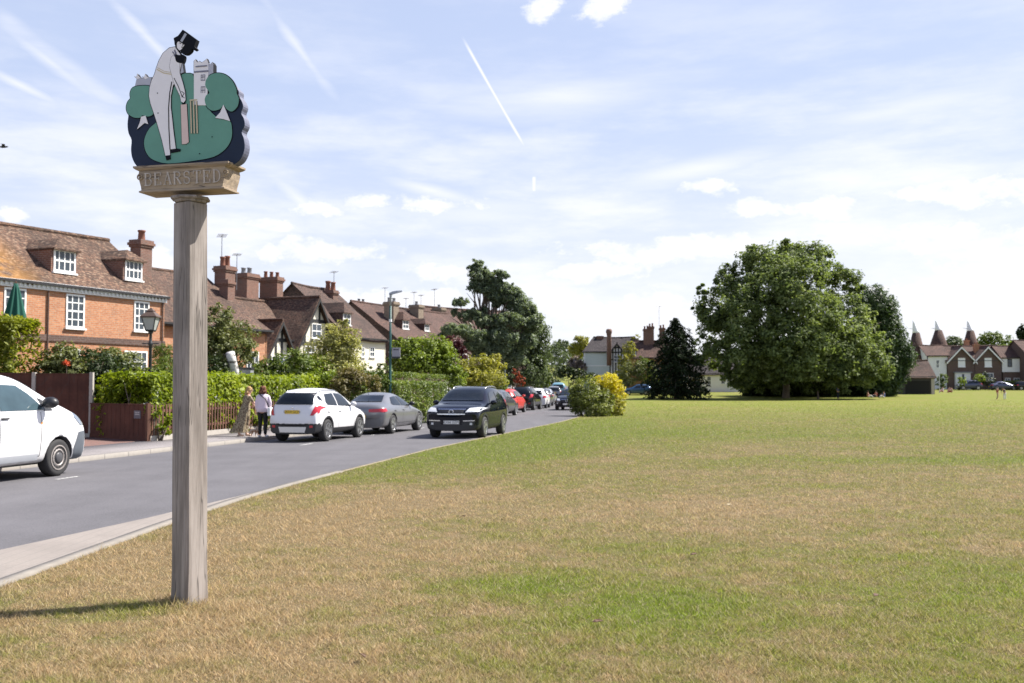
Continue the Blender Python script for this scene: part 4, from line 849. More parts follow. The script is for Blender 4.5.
def right_houses():
    # barn
    E = P(899, 376, 141); h = House('dark_barn', 'black boarded barn with open front and brown roof beside the willow', (E.x, 141), R(2), .2, 5.1, 5, E.z, P(915, 360, 143).z, MT['dkboard'], MT['tile3'], cat='barn', jig=.02)
    MB().box(4.6, 5.05, -.06, 0, -.1, h.ze).build('corner_post', plain('pale_post', (.42, .38, .34), .8), h.t); MB().box(.9, 4.4, -.03, 0, 0, 1.9).build('doorway_shade', plain('painted_deep_shade', (.012, .011, .011), .9), h.t)  # dark panel painted as the shade inside the open front
    # oast towers
    for k, (px_, pb, pc, d, w, lab) in enumerate([(917, 352, 333, 172, 15, 'oast tower beside the willow, its white cowl leaning over the barn roof'), (939.5, 346, 330.5, 176, 16, 'oast tower with white cowl and weather vane above the white house'), (971.5, 348, 331, 176, 15, 'oast tower rising behind the twin brick gables')]):
        c = P(px_, 386, d); zb = H(d); t = thing('oast_tower', lab, 'oast house', (c.x, d, zb), 0, 'oast towers with white cowls')
        r0 = w / 2 * d / F; zr0 = P(px_, pb, d).z - zb; za = P(px_, pc, d).z - zb
        MB().lathe([(r0 * 1.45, -.2), (r0 * 1.45, zr0 - 1.4), (0.1, zr0 - 1.3)], 20).build('wall', MT['brick3'], t)
        MB().lathe([(r0 * 1.55, zr0 - 1.5), (r0 * 1.25, zr0 - .6), (r0 * .95, zr0 + .5), (.60, za), (.4, za + .02)], 20).build('roof', MT['tile4'], t, True)
        ct = P(px_, 320, d).z - zb; mb = MB(); rg = []
        for q in range(7):
            f = q / 6; rr = .62 * (1 - f) + .08 * f; zz = za - .05 + (ct - za) * f; rg.append([(-.28 * f * 1.6 + rr * math.cos(a), rr * .9 * math.sin(a), zz) for a in np.linspace(0, 6.283, 13)[:-1]])
        mb.rings(rg); cw = mb.build('cowl', MT['white'], t, True)
        MB().tube([(-.4, 0, ct - 1.6), (-1.3, 0, ct - 1.4)], .05, 6).build('vane', MT['white'], cw)
    d = 168
    E = P(927, 355, d); h = House('white_boarded_house', 'white weatherboarded house with tiled roof between barn and brick gables', (E.x, d), R(0), 0, 3.6, 6, E.z, P(937, 345, d + 3).z, MT['whiteboard'], MT['tile4'], jig=.02)
    h.pwin(936, 360, 939.5, 368, nx=2, ny=2)
    E = P(946.5, 360, d); x1 = P(1001, 360, d).x - E.x
    h = House('twin_gabled_house', 'brown brick house with two white edged gables facing the green', (E.x, d), R(0), 0, x1, 7, E.z, P(960, 345.5, d + 3.5).z, MT['brick3'], MT['tile4'], jig=.02)
    hw = x1 / 4
    for k, ax in enumerate((961, 987.5)):
        g, x, y, ze, az = h.cross(ax, 346, d - .3, hw - .03, E.z, 4, MT['brick3'], timber=False, barge=MT['white'], bargew=.3)
        h.win(x - .55, x + .65, h.on(ax, 367)[1], h.on(ax, 358)[1], y, 1, 1, .1, g, pane=MT['white'])
        if k == 0:
            z1 = h.on(ax, 373)[1]; MB().box(x - 1.2, x + 1.3, y - .5, y, 0, z1).build('porch', MT['whiteboard'], g); MB().box(x - 1.4, x + 1.5, y - .7, y, z1, z1 + .18).build('porch_roof', MT['lead'], g); MB().box(x - .15, x + .2, y - .54, y - .5, 1.2, z1 - .2).build('pane', MT['pane'], g)
        else: h.win(x - .9, x + .9, h.on(ax, 380)[1], h.on(ax, 373)[1], y - .02, 3, 1, .08, g)
    h.chimney(976, 344, d + 2, .8, .6, 6, MT['brick1'], 2, .12, .35); h.chimney(966.5, 340, d + 6, .7, .6, 6, MT['brick1'], 1, .12, .3)
    E = P(1001.5, 357, d); x1 = P(1021.5, 357, d).x - E.x
    h = House('white_upper_house', 'house with white boarded upper floor above dark brick at the green corner', (E.x, d), R(0), 0, x1, 6, E.z, P(1005, 345.5, d + 3).z, MT['brick3'], MT['tile4'], jig=.02)
    zf = h.on(1010, 372)[1]; up = MB().box(-.02, x1 + .02, -.18, -.003, zf, h.ze - .18).build('upper_floor', MT['whiteboard'], h.t); h.win(*[h.on(1007, 366)[0], h.on(1011.5, 366)[0], h.on(1009, 367)[1], h.on(1009, 359)[1]], -.19, 1, 2, .1, up, sill=False, frame=MT['timber'])
    h.win(.5, 1.4, .7, 1.9, 0, 2, 2); h.win(2.0, 3.0, .7, 1.9, 0, 2, 2)
    E = P(1022, 355, d - 1); h = House('tall_brick_house', 'tall red brick house at the far edge of the green', (E.x, d - 2), R(0), 0, 8, 7, E.z + .6, E.z + 2.6, MT['brick3'], MT['tile4'], jig=.02)
    h.win(1, 2.2, 3, 4.2, 0, 2, 2); h.win(4, 5.2, 3, 4.2, 0, 2, 2)
right_houses()
# ------------------------------------------------------------------ fences and garden things
MT['fence'] = wood('dark_red_fence', (.065, .022, .014), (.13, .048, .03), (1.5, 1.5, 1.0), crack=.3); MT['picket'] = wood('brown_picket', (.085, .036, .022), (.17, .078, .046), (8, 8, 1.2), crack=.3)
def fences():
    def panel(p, q, zt, name, label, posts=2, first=True, gate=False):
        p, q = Vector((*p, 0)), Vector((*q, 0)); L = (q - p).length; a = math.atan2(q.y - p.y, q.x - p.x); zb = .1
        t = thing(name, label, 'fence', (p.x, p.y, zb), a); mb = MB(); h = zt - zb; n = int(L / .125)
        for i in range(n): x = L * i / n; mb.box(x, x + L / n + .012, -.008 - .007 * (i % 2), .012 - .007 * (i % 2) + .004, .12, h - .035)
        mb.box(0, L, -.03, .03, h - .035, h); mb.build('board', MT['fence'], t); MB().box(0, L, -.022, .022, -.05, .12).build('gravel_board', MT['fence'] if zt < 1.5 else MT['concrete'], t)
        return t, L, h
    t, L, h = panel((-14.72, 30.8), (-13.06, 30.8), 2.07, 'board_fence', 'tall dark red board fence panel between two concrete posts by the driveway')
    for x in (-.06, L + .06): MB().box(x - .055, x + .055, -.06, .06, -.1, h + .03).build('post', MT['concrete'], t, bevel=.008)
    t, L, h = panel((-16.5, 30.83), (-14.84, 30.83), 2.09, 'board_fence', 'tall dark red board fence panel behind the white van roof'); MB().box(-.115, -.005, -.06, .06, -.1, h + .03).build('post', MT['concrete'], t)
    t, L, h = panel((-18.4, 30.86), (-16.66, 30.86), 2.09, 'board_fence', 'tall dark red board fence panel below the yellow green conifer hedge')
    t, L, h = panel((-12.98, 30.72), (-10.42, 28.55), 1.16, 'low_board_fence', 'low dark red board fence with a small grey plate beside the driveway')
    MB().box(L - .04, L + .07, -.055, .055, -.1, h + .03).build('post', MT['picket'], t); MB().box(L - .72, L - .36, -.034, -.022, h - .42, h - .19).build('plate', plain('grey_plate', (.13, .14, .17), .4), t)
    mb = MB()
    for q in (.30, .245): mb.box(L - .66, L - .42, -.037, -.034, h - q - .012, h - q + .012)
    mb.build('plate_lettering', plain('plate_letters', (.5, .5, .5)), t)
    path = [(-10.36, 28.55), (-9.38, 34.3), (-8.15, 39.2)]
    for (p, q), lab in zip(zip(path[:-1], path[1:]), ['brown picket fence with leaves poking through beside the low board fence', 'brown picket fence below the hedge behind the white car']):
        d = Vector((q[0] - p[0], q[1] - p[1])); L = d.length; t = thing('picket_fence', lab, 'fence', (*p, .1), math.atan2(d.y, d.x)); n = int(L / .19)
        for i in range(n):
            x = .08 + L * i / n; tlt = random.uniform(-.012, .012); mb = MB().prism([(x - .035, .16), (x + .035, .16), (x + .035 + tlt, 1.0), (x + tlt, 1.06), (x - .035 + tlt, 1.0)], -.035, -.015); mb.build('picket', MT['picket'], t)
        for z in (.32, .82): MB().box(0, L, -.013, .03, z, z + .07).build('rail', MT['picket'], t)
        for x in np.linspace(.03, L - .03, 3): MB().box(x - .04, x + .04, .032, .11, -.1, 1.0).build('post', MT['picket'], t)
        MB().box(0, L, -.03, .05, -.08, .15).build('gravel_board', MT['concrete'], t)
fences()
def lantern():
    b = P(150, 375, 33.5); t = thing('lantern_post', 'black iron lantern post rising above the hedge before the brick house', 'street lamp', (b.x, 33.5, .06)); zt = P(150, 308, 33.5).z - .06; zl = P(150, 331, 33.5).z - .06
    MB().lathe([(.11, 0), (.11, .5), (.075, .6), (.06, .7), (.052, zl - .5), (.075, zl - .46), (.075, zl - .40), (.05, zl - .36), (.045, zl - .1), (.09, zl - .06), (.06, zl)], 14).build('post', MT['iron'], t, True)
    MB().tube([(-.28, 0, zl - .42), (.28, 0, zl - .42)], .018, 8).build('ladder_bar', MT['iron'], t)
    mb = MB(); h = zt - zl
    rb, rt = .13, .235; z0, z1 = zl + .03, zl + h * .60
    for sx in (-1, 1):
        for sy in (-1, 1): mb.tube([(sx * rb, sy * rb, z0), (sx * rt, sy * rt, z1)], .017, 6)
    mb.rings([[(-r, -r, z), (r, -r, z), (r, r, z), (-r, r, z)] for r, z in [(rb * .9, zl - .02), (rb * 1.12, zl + .02), (rb, z0 + .01)]])
    mb.build('lantern_frame', MT['iron'], t)
    MB().rings([[(-r, -r, z), (r, -r, z), (r, r, z), (-r, r, z)] for r, z in [(rb - .006, z0), (rt - .012, z1 - .02)]]).build('glass', plain('milky_glass', (.42, .44, .42), .12, .15, 4), t)
    MB().rings([[(-r, -r, z), (r, -r, z), (r, r, z), (-r, r, z)] for r, z in [(rt + .035, z1 - .02), (rt + .04, z1 + .02), (.11, zl + h * .84), (.12, zl + h * .87), (.06, zl + h * .95), (.03, zt)]]).build('hood', plain('copper_hood', (.09, .06, .045), .5), t)
lantern()
def parasol():
    b = P(15, 322, 34.2); z = P(15, 283, 34.2).z; zl = P(15, 324, 34.2).z; t = thing('parasol', 'closed dark green parasol above the conifer hedge', 'parasol', (b.x, 34.2, .06)); mb = MB(); m = plain('green_canvas', (.008, .085, .06), .85, .2, 10)
    MB().tube([(0, 0, 0), (0, 0, z - .06)], .025, 8).build('pole', MT['picket'], t); rg = []
    for k in range(9):
        f = k / 8; r = .05 + .30 * f ** .85; rg.append([((r * (1 + .22 * math.cos(8 * a + f))) * math.cos(a), (r * (1 + .22 * math.cos(8 * a + f))) * math.sin(a), z - .08 - (z - zl) * f) for a in np.linspace(0, 6.283, 49)[:-1]])
    mb.rings(rg); mb.build('canopy', m, t, True); MB().lathe([(.02, 0), (.035, .03), (.01, .1)], 8, (0, 0, z - .08)).build('finial', MT['picket'], t)
    MB().lathe([(.3, 0), (.3, .06), (.05, .1)], 16).build('base', MT['concrete'], t)
parasol()
def stub():
    b = P(236.5, 381, 38); tp = P(230, 352.5, 37.6); t = thing('bare_trunk', 'pale bare trunk stub leaning above the hedge with dark rings', 'tree stump', (b.x, 38, .06)); r = np.random.default_rng(2); d = Vector((tp.x - b.x, tp.y - 38, tp.z - .06)); s = Vector((b.x, 38, b.z)) - Vector((b.x, 38, .06))
    m, T = M_('birch_bark'); o = T.n('ShaderNodeTexCoord').outputs['Object']; n = T.noise(T.mapping(o, scale=(3, 3, 9)), 1.2, 5, .65)
    finish(T, T.mix(T.smooth(n, .52, .60), (.62, .60, .58), (.12, .11, .10)), .8)
    MB().tube([(.15, 0, -.1), (.1, 0, .5), s, s.lerp(d, .3), s.lerp(d, .7), d], [.2, .19, .185, .175, .17, .165], 14).build('bark', m, t, True)
    c = P(245, 374, 38.5); q = thing('water_tank', 'grey box shaped garden tank beside the pale trunk stub', 'tank', (c.x, 38.5, .06)); z = P(245, 367.5, 38.5).z - .06; MB().box(-.28, .28, -.25, .25, -.02, z - .08).build('body', MT['lead'], q, bevel=.02); MB().box(-.31, .31, -.28, .28, z - .08, z).build('lid', MT['gutter'], q, bevel=.015)
stub()
def street_lights():
    gp = plain('green_pole', (.012, .075, .07), .5, .1); gr = plain('galvanised', (.38, .40, .42), .5, .15, metal=.5)
    b = P(390, 395, 43); zt = P(390, 293, 43).z - .1; t = thing('street_light', 'tall green street light with a small grey box sign behind the silver saloon', 'street lamp', (b.x, 43, .1))
    MB().lathe([(.11, 0), (.11, 1.2), (.062, 1.3), (.05, zt * .58), (.047, zt * .9)], 12).build('pole', gp, t, True); MB().tube([(0, 0, zt * .9), (0, 0, zt - .12), (.08, 0, zt)], .05, 10).build('bracket', gr, t, True)
    MB().lathe([(.07, 0), (.07, .12)], 12, (0, 0, P(390, 322, 43).z - .1)).build('band', MT['white'], t)
    MB().rings([[(x, -w, z - .03), (x, w, z - .03), (x, w * .7, z + h), (x, -w * .7, z + h)] for x, w, z, h in [(-.06, .06, zt - .06, .06), (.1, .08, zt - .02, .09), (.3, .09, zt + .03, .07), (.5, .05, zt + .08, .03)]]).build('lamp_head', gr, t)
    c = P(396.5, 352, 43); h2 = .19; mb = MB(); mb.box(.08, .43, -.05, .05, c.z - .1 - .20, c.z - .1 + .19); mb.build('sign_box', plain('grey_sign', (.30, .29, .33), .5), t); MB().box(.08, .43, -.055, .055, c.z - .38, c.z - .30).build('sign_base', MT['black'], t)
    MB().box(.14, .37, -.056, -.05, c.z - .02, c.z + .02).build('sign_lettering', MT['black'], t)
    for z in (c.z, c.z - .25): MB().box(-.07, .09, -.02, .02, z - .12, z - .09).build('clip', gr, t)
    b = P(505, 386, 92); zt = P(505, 330, 92).z - .1; t = thing('street_light', 'slim grey street light with a short arm in front of the cedar', 'street lamp', (b.x, 92, .1))
    MB().lathe([(.1, 0), (.1, 1.2), (.06, 1.3), (.05, zt)], 10).build('pole', plain('grey_pole', (.10, .13, .13), .5), t, True); MB().tube([(0, 0, zt), (.35, 0, zt + .2), (.9, 0, zt + .28)], .035, 8).build('bracket', gr, t, True)
    MB().ellipsoid((1.15, 0, zt + .29), (.42, .14, .09), 12, 6).build('lamp_head', MT['white'], t, True)
street_lights()

# ------------------------------------------------------------------ planting
def planting():
    # gardens beside the brick house
    hedge('conifer_hedge', 'bright yellow green clipped conifer hedge below the closed parasol', [(-21.5, 32.6), (-15.75, 32.3)], 1.6, 3.72, 48000, .17, LM['thuja'], 3, z0=.06, narrow=.35, wob=.08)
    shrub('garden_shrub', 'loose shrub with pale tips right of the conifer hedge', [pblob(62, 362, 21, 17, 33.5), pblob(50, 372, 16, 18, 33.3), pblob(75, 380, 16, 20, 33.4)], 6500, .12, LM['olive'], 4, zbase=.06)
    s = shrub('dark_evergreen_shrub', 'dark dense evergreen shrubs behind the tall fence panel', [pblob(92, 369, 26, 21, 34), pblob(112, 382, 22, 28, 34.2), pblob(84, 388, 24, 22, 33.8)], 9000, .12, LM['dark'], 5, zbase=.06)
    shrub('garden_shrub', 'greyish loose shrub before the lower windows of the brick house', [pblob(122, 366, 20, 16, 36), pblob(105, 360, 20, 12, 37), pblob(136, 378, 14, 16, 35)], 6000, .11, LM['olive'], 15, zbase=.06)
    fl = P(66.5, 362.5, 32.9); t = thing('orange_flower', 'orange flower head in the shrub above the fence', 'flower', (fl.x, fl.y, .06)); r = np.random.default_rng(5)
    V = leaf_cloud(r.normal(size=(60, 3)) * .055 + np.array([0, 0, fl.z - .06]), .09, r, .2); np_mesh('petals', V, np.arange(len(V)).reshape(-1, 4), plain('orange_petal', (.75, .13, .04), .6), t); MB().tube([(.05, 0, 0), (0, 0, fl.z - .08)], .012, 5).build('stem', MT['bark'], t)
    hedge('laurel_hedge', 'bright green laurel hedge behind the picket fence and the two women', [(-11.6, 29.9), (-10.45, 34.5), (-9.1, 39.4), (-8.3, 42)], 1.9, 1.86, 25000, .15, LM['laurel'], 6, z0=.08, wob=.10)
    shrub('laurel_shrub', 'bright green laurel end drooping over the low board fence', [pblob(118, 393, 19, 14, 31.2), pblob(105, 402, 10, 12, 31.4), pblob(135, 388, 18, 14, 30.8), pblob(128, 396, 18, 12, 30.6)], 4600, .15, LM['laurel'], 8, zbase=.08)
    shrub('round_conifer', 'small rounded green conifer between the lantern post and the sign', [pblob(166, 356, 14, 13, 38), pblob(164, 372, 16, 14, 37.5)], 5000, .09, LM['mid'], 9, zbase=.06, narrow=.3)
    shrub('garden_shrub', 'small green shrub by the foot of the lantern post', [pblob(163, 377, 13, 12, 35), pblob(174, 380, 12, 12, 35)], 2600, .10, LM['mid'], 19, zbase=.06)
    shrub('laurel_shrub', 'laurel leaves pushing out between the pickets left of the sign post', [pblob(158, 418, 12, 14, 28.9), pblob(165, 428, 9, 8, 28.9), pblob(153, 408, 7, 8, 28.7)], 520, .14, LM['laurel'], 28, zbase=.08)
    shrub('laurel_shrub', 'laurel leaves pushing out between the pickets right of the sign post', [pblob(214, 416, 9, 14, 32.8), pblob(226, 424, 9, 10, 33.6)], 520, .14, LM['laurel'], 29, zbase=.08)
    shrub('laurel_shrub', 'low laurel growth spilling through the pickets behind the two women', [pblob(px_, 414 + (px_ * 7) % 9, 8, 11, 28.7 + (px_ - 147) * .062) for px_ in (178, 190, 202, 236, 246, 256, 268, 280)], 1900, .14, LM['laurel'], 27, zbase=.08)
    b = P(228, 384, 40); tree('apple_tree', 'small olive green tree just right of the carved sign post', 'tree', (b.x, 40, .06), [pblob(215, 330, 22, 22, 40), pblob(238, 336, 20, 19, 40), pblob(226, 350, 26, 20, 39.6), pblob(210, 358, 22, 22, 40), pblob(248, 352, 10, 14, 40), pblob(222, 315, 12, 12, 40)], 13000, .11, LM['olive'], .12, 10)
    shrub('dark_evergreen_shrub', 'dark shrub below the small olive tree beside the sign post', [pblob(212, 374, 16, 18, 37.5), pblob(222, 380, 14, 14, 37)], 3500, .11, LM['dark'], 25, zbase=.06)
    shrub('garden_shrub', 'tall mixed green shrub behind the hedge above the two women', [pblob(268, 372, 18, 14, 41), pblob(290, 366, 20, 17, 41), pblob(262, 380, 16, 12, 40), pblob(250, 384, 14, 8, 40)], 7500, .12, LM['mid'], 11, zbase=.06)
    shrub('garden_shrub', 'rounded green shrub below the timbered gable', [pblob(310, 372, 22, 18, 42), pblob(322, 384, 22, 14, 41), pblob(300, 384, 18, 12, 41)], 7500, .12, LM['bright'], 12, zbase=.06)
    b = P(334, 392, 43); tree('variegated_tree', 'small tree with pale yellow leaves in front of the timbered cottage', 'tree', (b.x, 43, .06), [pblob(333, 338, 14, 17, 43), pblob(322, 354, 17, 17, 43), pblob(344, 350, 16, 18, 42.8), pblob(333, 366, 23, 16, 42.6), pblob(352, 364, 12, 14, 43), pblob(345, 325, 5, 8, 43), pblob(318, 372, 12, 14, 42), pblob(350, 340, 10, 12, 43)], 10500, .12, LM['varieg'], .09, 13, clump=.3)
    shrub('bronze_shrub', 'brownish flowering shrub behind the silver saloon roof', [pblob(350, 381, 15, 14, 40.5), pblob(366, 384, 14, 11, 41), pblob(340, 388, 12, 10, 40)], 5200, .11, LM['bronze'], 14, zbase=.06)
    shrub('garden_shrub', 'bushy green shrub between the bronze shrub and the street light', [pblob(378, 382, 14, 11, 43), pblob(366, 374, 12, 9, 44), pblob(384, 376, 10, 12, 45), pblob(355, 392, 14, 10, 40.5)], 5500, .11, LM['mid'], 16, zbase=.06)
    hedge('clipped_hedge', 'dense clipped green hedge between the silver saloon and the black car', [(-5.9, 43.4), (-4.6, 45.8), (-4.1, 47.6)], 2.2, 1.74, 15000, .10, LM['clip'], 17, z0=.06, wob=.05)
    hedge('clipped_hedge', 'small clipped hedge on higher ground behind the dense hedge', [(-6.0, 51), (-3.4, 55.5)], 1.3, 2.2, 7000, .10, LM['clip'], 18, z0=.06, wob=.07)
    b = P(425, 386, 56); tree('lime_green_tree', 'bushy bright lime green tree with white blossom beside the street light', 'tree', (b.x, 56, .06), [pblob(412, 352, 20, 15, 56), pblob(434, 350, 20, 14, 56), pblob(402, 364, 14, 14, 56), pblob(424, 364, 26, 14, 55.5), pblob(445, 364, 14, 15, 55.5), pblob(398, 346, 8, 9, 56), pblob(455, 374, 12, 10, 55)], 15000, .17, LM['bright'], .12, 20)
    shrub('purple_shrub', 'dark purple leaved shrub above the golden bushes', [pblob(452, 344, 10, 9, 62), pblob(460, 352, 7, 10, 62), pblob(447, 352, 8, 12, 62)], 3500, .14, LM['purple'], 21, zbase=.06)
    shrub('golden_shrub', 'golden yellow green shrub behind the black car roof', [pblob(478, 368, 20, 12, 60), pblob(494, 368, 12, 13, 60), pblob(466, 376, 14, 11, 59), pblob(486, 380, 20, 9, 58.5)], 9500, .15, LM['gold'], 22, zbase=.06)
    shrub('garden_shrub', 'green shrub with pale leaves below the golden shrub', [pblob(457, 382, 9, 8, 57), pblob(500, 384, 9, 7, 60)], 2500, .14, LM['bright'], 23, zbase=.06)
    # the cedar
    q = lambda x, y, rx, ry, dd=0: pblob(430 + x / 4.27, 240 + y / 4.27, rx / 4.27, ry / 4.27, 80, .8, dd)
    b = P(488, 388, 80); tree('cedar_tree', 'tall blue green cedar with layered branches beside the road', 'tree', (b.x, 80, .06), [q(192, 112, 40, 26), q(215, 150, 54, 28), q(195, 195, 42, 28), q(300, 150, 46, 22), q(255, 185, 44, 26), q(250, 215, 62, 24), q(330, 215, 56, 22), q(125, 265, 42, 17, -1.5), q(110, 310, 26, 14, -1), q(360, 262, 62, 26), q(290, 268, 36, 22), q(405, 310, 56, 30, 1), q(330, 345, 72, 30, -1), q(235, 345, 56, 24, -1), q(110, 385, 66, 24, -2.5), q(70, 410, 34, 16, -2), q(185, 405, 56, 24, -2), q(430, 375, 48, 36, 1), q(300, 415, 84, 34, -1), q(200, 450, 66, 26, -1.5), q(400, 430, 60, 36), q(270, 480, 84, 32, -1), q(350, 500, 66, 40), q(230, 310, 30, 30), q(240, 160, 40, 22), q(310, 200, 46, 26), q(350, 240, 56, 34), q(385, 290, 62, 42), q(225, 132, 34, 16), q(280, 240, 50, 22), q(430, 340, 56, 44), q(170, 320, 50, 24, -1)], 80000, .25, LM['cedar'], .36, 30, clump=.20, shell=.35, per=34, flat=1.0, narrow=.28)
    b = P(527, 392, 96); tree('leafy_roadside_tree', 'bushy grey green tree right of the cedar above the parked cars', 'tree', (b.x, 96, .06), [q2 for q2 in [pblob(530, 336, 20, 16, 96), pblob(518, 350, 22, 18, 96), pblob(538, 352, 14, 18, 96), pblob(525, 370, 20, 16, 95), pblob(542, 370, 10, 14, 95), pblob(524, 318, 12, 12, 96), pblob(505, 372, 14, 12, 94)]], 17000, .24, LM['far'], .2, 31)
    shrub('red_shrub', 'orange red leaved shrub behind the parked red car', [pblob(516, 374, 4, 7, 78), pblob(520, 382, 5, 6, 78)], 800, .16, LM['redleaf'], 32, zbase=.06)
    shrub('road_bush', 'green bush with white blossom at the road edge', [pblob(585, 395, 16, 18, 56), pblob(577, 402, 9, 14, 56), pblob(594, 404, 14, 13, 55), pblob(605, 402, 10, 14, 55.3), pblob(574, 390, 6, 8, 56.5)], 12000, .12, LM['flower'], 33, zbase=0)
    shrub('yellow_bush', 'bright yellow bush growing beside the white flowering bush', [pblob(606, 386, 15, 13, 56.6), pblob(615, 395, 11, 13, 57), pblob(597, 388, 7, 8, 56.4)], 6000, .12, LM['yellow'], 34, zbase=0)
    shrub('yellow_bush', 'olive skirt of leaves below the bright yellow bush', [pblob(612, 405, 12, 11, 56.3), pblob(602, 408, 8, 8, 55.6), pblob(619, 408, 6, 8, 56.8)], 3000, .12, LM['gold'], 35, zbase=0)
    # up the road
    for i, (bl, lm, lab) in enumerate([([pblob(552, 352, 10, 10, 190), pblob(562, 358, 10, 12, 188), pblob(556, 372, 10, 12, 186)], 'far', 'grey green tree beside the far end of the road'), ([pblob(581, 343, 8, 8, 240), pblob(577, 352, 9, 8, 240)], 'gold', 'yellow green tree above the far road'),
        ([pblob(563, 345, 6, 6, 300), pblob(557, 348, 6, 6, 300), pblob(571, 349, 8, 6, 300)], 'far', 'distant trees on the rise beyond the road'), ([pblob(576, 362, 6, 6, 150), pblob(572, 367, 6, 6, 150), pblob(582, 368, 5, 7, 150)], 'pink', 'pink flowering tree near the green boarded house'), ([pblob(566, 372, 9, 6, 140), pblob(579, 376, 8, 7, 138), pblob(590, 378, 8, 6, 138)], 'dark', 'dark hedge tree below the pink flowering tree'),
        ([pblob(543, 378, 8, 10, 150), pblob(536, 384, 8, 8, 140), pblob(549, 382, 6, 7, 152)], 'mid', 'low green tree beyond the parked cars')]):
        b = bl[0][0]; tree('far_tree', lab, 'tree', (b[0], b[1], H(b[1])), bl, 4200, .3 if b[1] < 200 else .5, LM[lm], .16, 40 + i)
    tree('young_tree', 'yellow green young tree beside the half timbered gable', 'tree', (*P(626, 388, 143).xy, H(143)), [pblob(624, 362, 6, 12, 143), pblob(630, 350, 7, 8, 144), pblob(637, 340, 5, 5, 152), pblob(622, 374, 8, 9, 142)], 4200, .24, LM['gold'], .12, 50)
    for i, (bl, lab) in enumerate([([pblob(632, 372, 12, 12, 140), pblob(624, 380, 8, 8, 139)], 'green garden shrub above the parked blue cars'), ([pblob(648, 372, 10, 14, 140), pblob(642, 362, 6, 8, 141), pblob(655, 380, 8, 8, 140)], 'spiky green shrub left of the dark conifer')]):
        shrub('garden_shrub', lab, bl, 4200, .22, LM['olive' if i == 0 else 'mid'], 60 + i)
    # dark conifer at the green
    D = 122; b = P(676, 399, D); t = thing('dark_conifer', 'nearly black spruce with drooping branches left of the big tree', 'tree', (b.x, D, H(D))); r = np.random.default_rng(70); pts = []; ow = []; zt = P(676, 318, D).z - H(D); wmax = 33 * D / F
    mb = MB(); mb.tube([(0, 0, -.1), (0, 0, zt * .5), (0, 0, zt * .97)], [.3, .2, .03], 8)
    for k in range(190):
        f = (k / 190) ** .85; z = .25 + (zt - .25) * f; R0 = wmax * (1 - f) ** .42 * (.62 + .6 * r.random()) * (.6 if f > .88 else 1); a = k * 2.4 + r.random() * .6; dx, dy = math.cos(a), math.sin(a); n = int(95 * (1.1 - f))
        s = r.random(n) ** .6; w = .22 * R0 * (1 - .5 * s); px_ = dx * R0 * s - dy * r.normal(size=n) * w; py_ = dy * R0 * s + dx * r.normal(size=n) * w
        pts.append(np.stack([px_, py_, z + .12 * R0 * np.sin(s * 3) - .30 * R0 * s ** 2 - np.abs(r.normal(size=n)) * .18], 1)); ow.append(np.tile([dx * .4, dy * .4, .3], (n, 1))); mb.tube([(0, 0, z), (dx * R0 * .5, dy * R0 * .5, z + .05 * R0), (dx * R0 * .9, dy * R0 * .9, z - .2 * R0)], [.05, .03, .01], 4)
    pts = np.concatenate(pts); V = leaf_cloud(pts, .5, r, .1, outward=np.concatenate(ow), narrow=.3); np_mesh('crown', V, np.arange(len(V)).reshape(-1, 4), LM['spruce'], t); mb.build('trunk', MT['bark'], t, True)
    # big walnut
    D = 126; q = lambda px, py, rx, ry, dd=0: pblob(px, py, rx, ry, D + dd, .85); b = P(786, 399, D)
    bl = [q(770, 262, 30, 20), q(805, 262, 30, 18), q(835, 282, 24, 20, 2), q(735, 285, 26, 20), q(788, 285, 40, 26, -4), q(720, 312, 26, 20), q(758, 312, 34, 26, -5), q(805, 312, 36, 26, -6), q(842, 312, 26, 26), q(716, 345, 24, 24), q(748, 345, 32, 28, -5), q(790, 345, 38, 28, -7), q(832, 345, 34, 28, -5), q(862, 340, 24, 24, -2), q(742, 370, 22, 16, -2), q(862, 366, 28, 18, -4), q(836, 372, 26, 14, -6), q(800, 368, 30, 14, -6), q(770, 370, 28, 14, -2), q(846, 382, 16, 10, -5), q(760, 384, 26, 9, 3), q(800, 384, 30, 9, 4), q(830, 386, 20, 8, 4), q(704, 292, 9, 7), q(856, 286, 11, 7), q(850, 350, 34, 30, 8), q(790, 365, 44, 24, 6), q(700, 312, 8, 8), q(752, 262, 12, 9), q(786, 248, 14, 8), q(820, 256, 10, 8), q(728, 272, 10, 8), q(873, 322, 10, 10)]
    t = tree('walnut_tree', 'huge spreading green tree with a rounded crown standing on the far side of the green', 'tree', (b.x, D, H(D)), bl, 110000, .44, LM['walnut'], .45, 71, clump=.22, shell=.62, per=70, narrow=.5)
    D = 132; b = P(880, 396, D); q = lambda px, py, rx, ry: pblob(px, py, rx, ry, D); tree('willow_tree', 'feathery willow right of the big tree beside the barn', 'tree', (b.x, D, H(D)), [q(872, 305, 20, 17), q(884, 315, 16, 18), q(892, 337, 14, 20), q(878, 335, 22, 24), q(898, 358, 15, 20), q(880, 365, 22, 20), q(886, 382, 16, 12), q(868, 378, 18, 14), q(900, 374, 8, 12)], 36000, .55, LM['willow'], .4, 72, up=.1, narrow=.24, flat=1.2)
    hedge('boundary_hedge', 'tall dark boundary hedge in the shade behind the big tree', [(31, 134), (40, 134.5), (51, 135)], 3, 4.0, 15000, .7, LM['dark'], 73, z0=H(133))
    hedge('boundary_hedge', 'low dark hedge at the edge of the green between conifer and big tree', [(20.3, 141), (27.5, 142)], 1.2, .75, 3500, .25, LM['dark'], 74, z0=H(141))
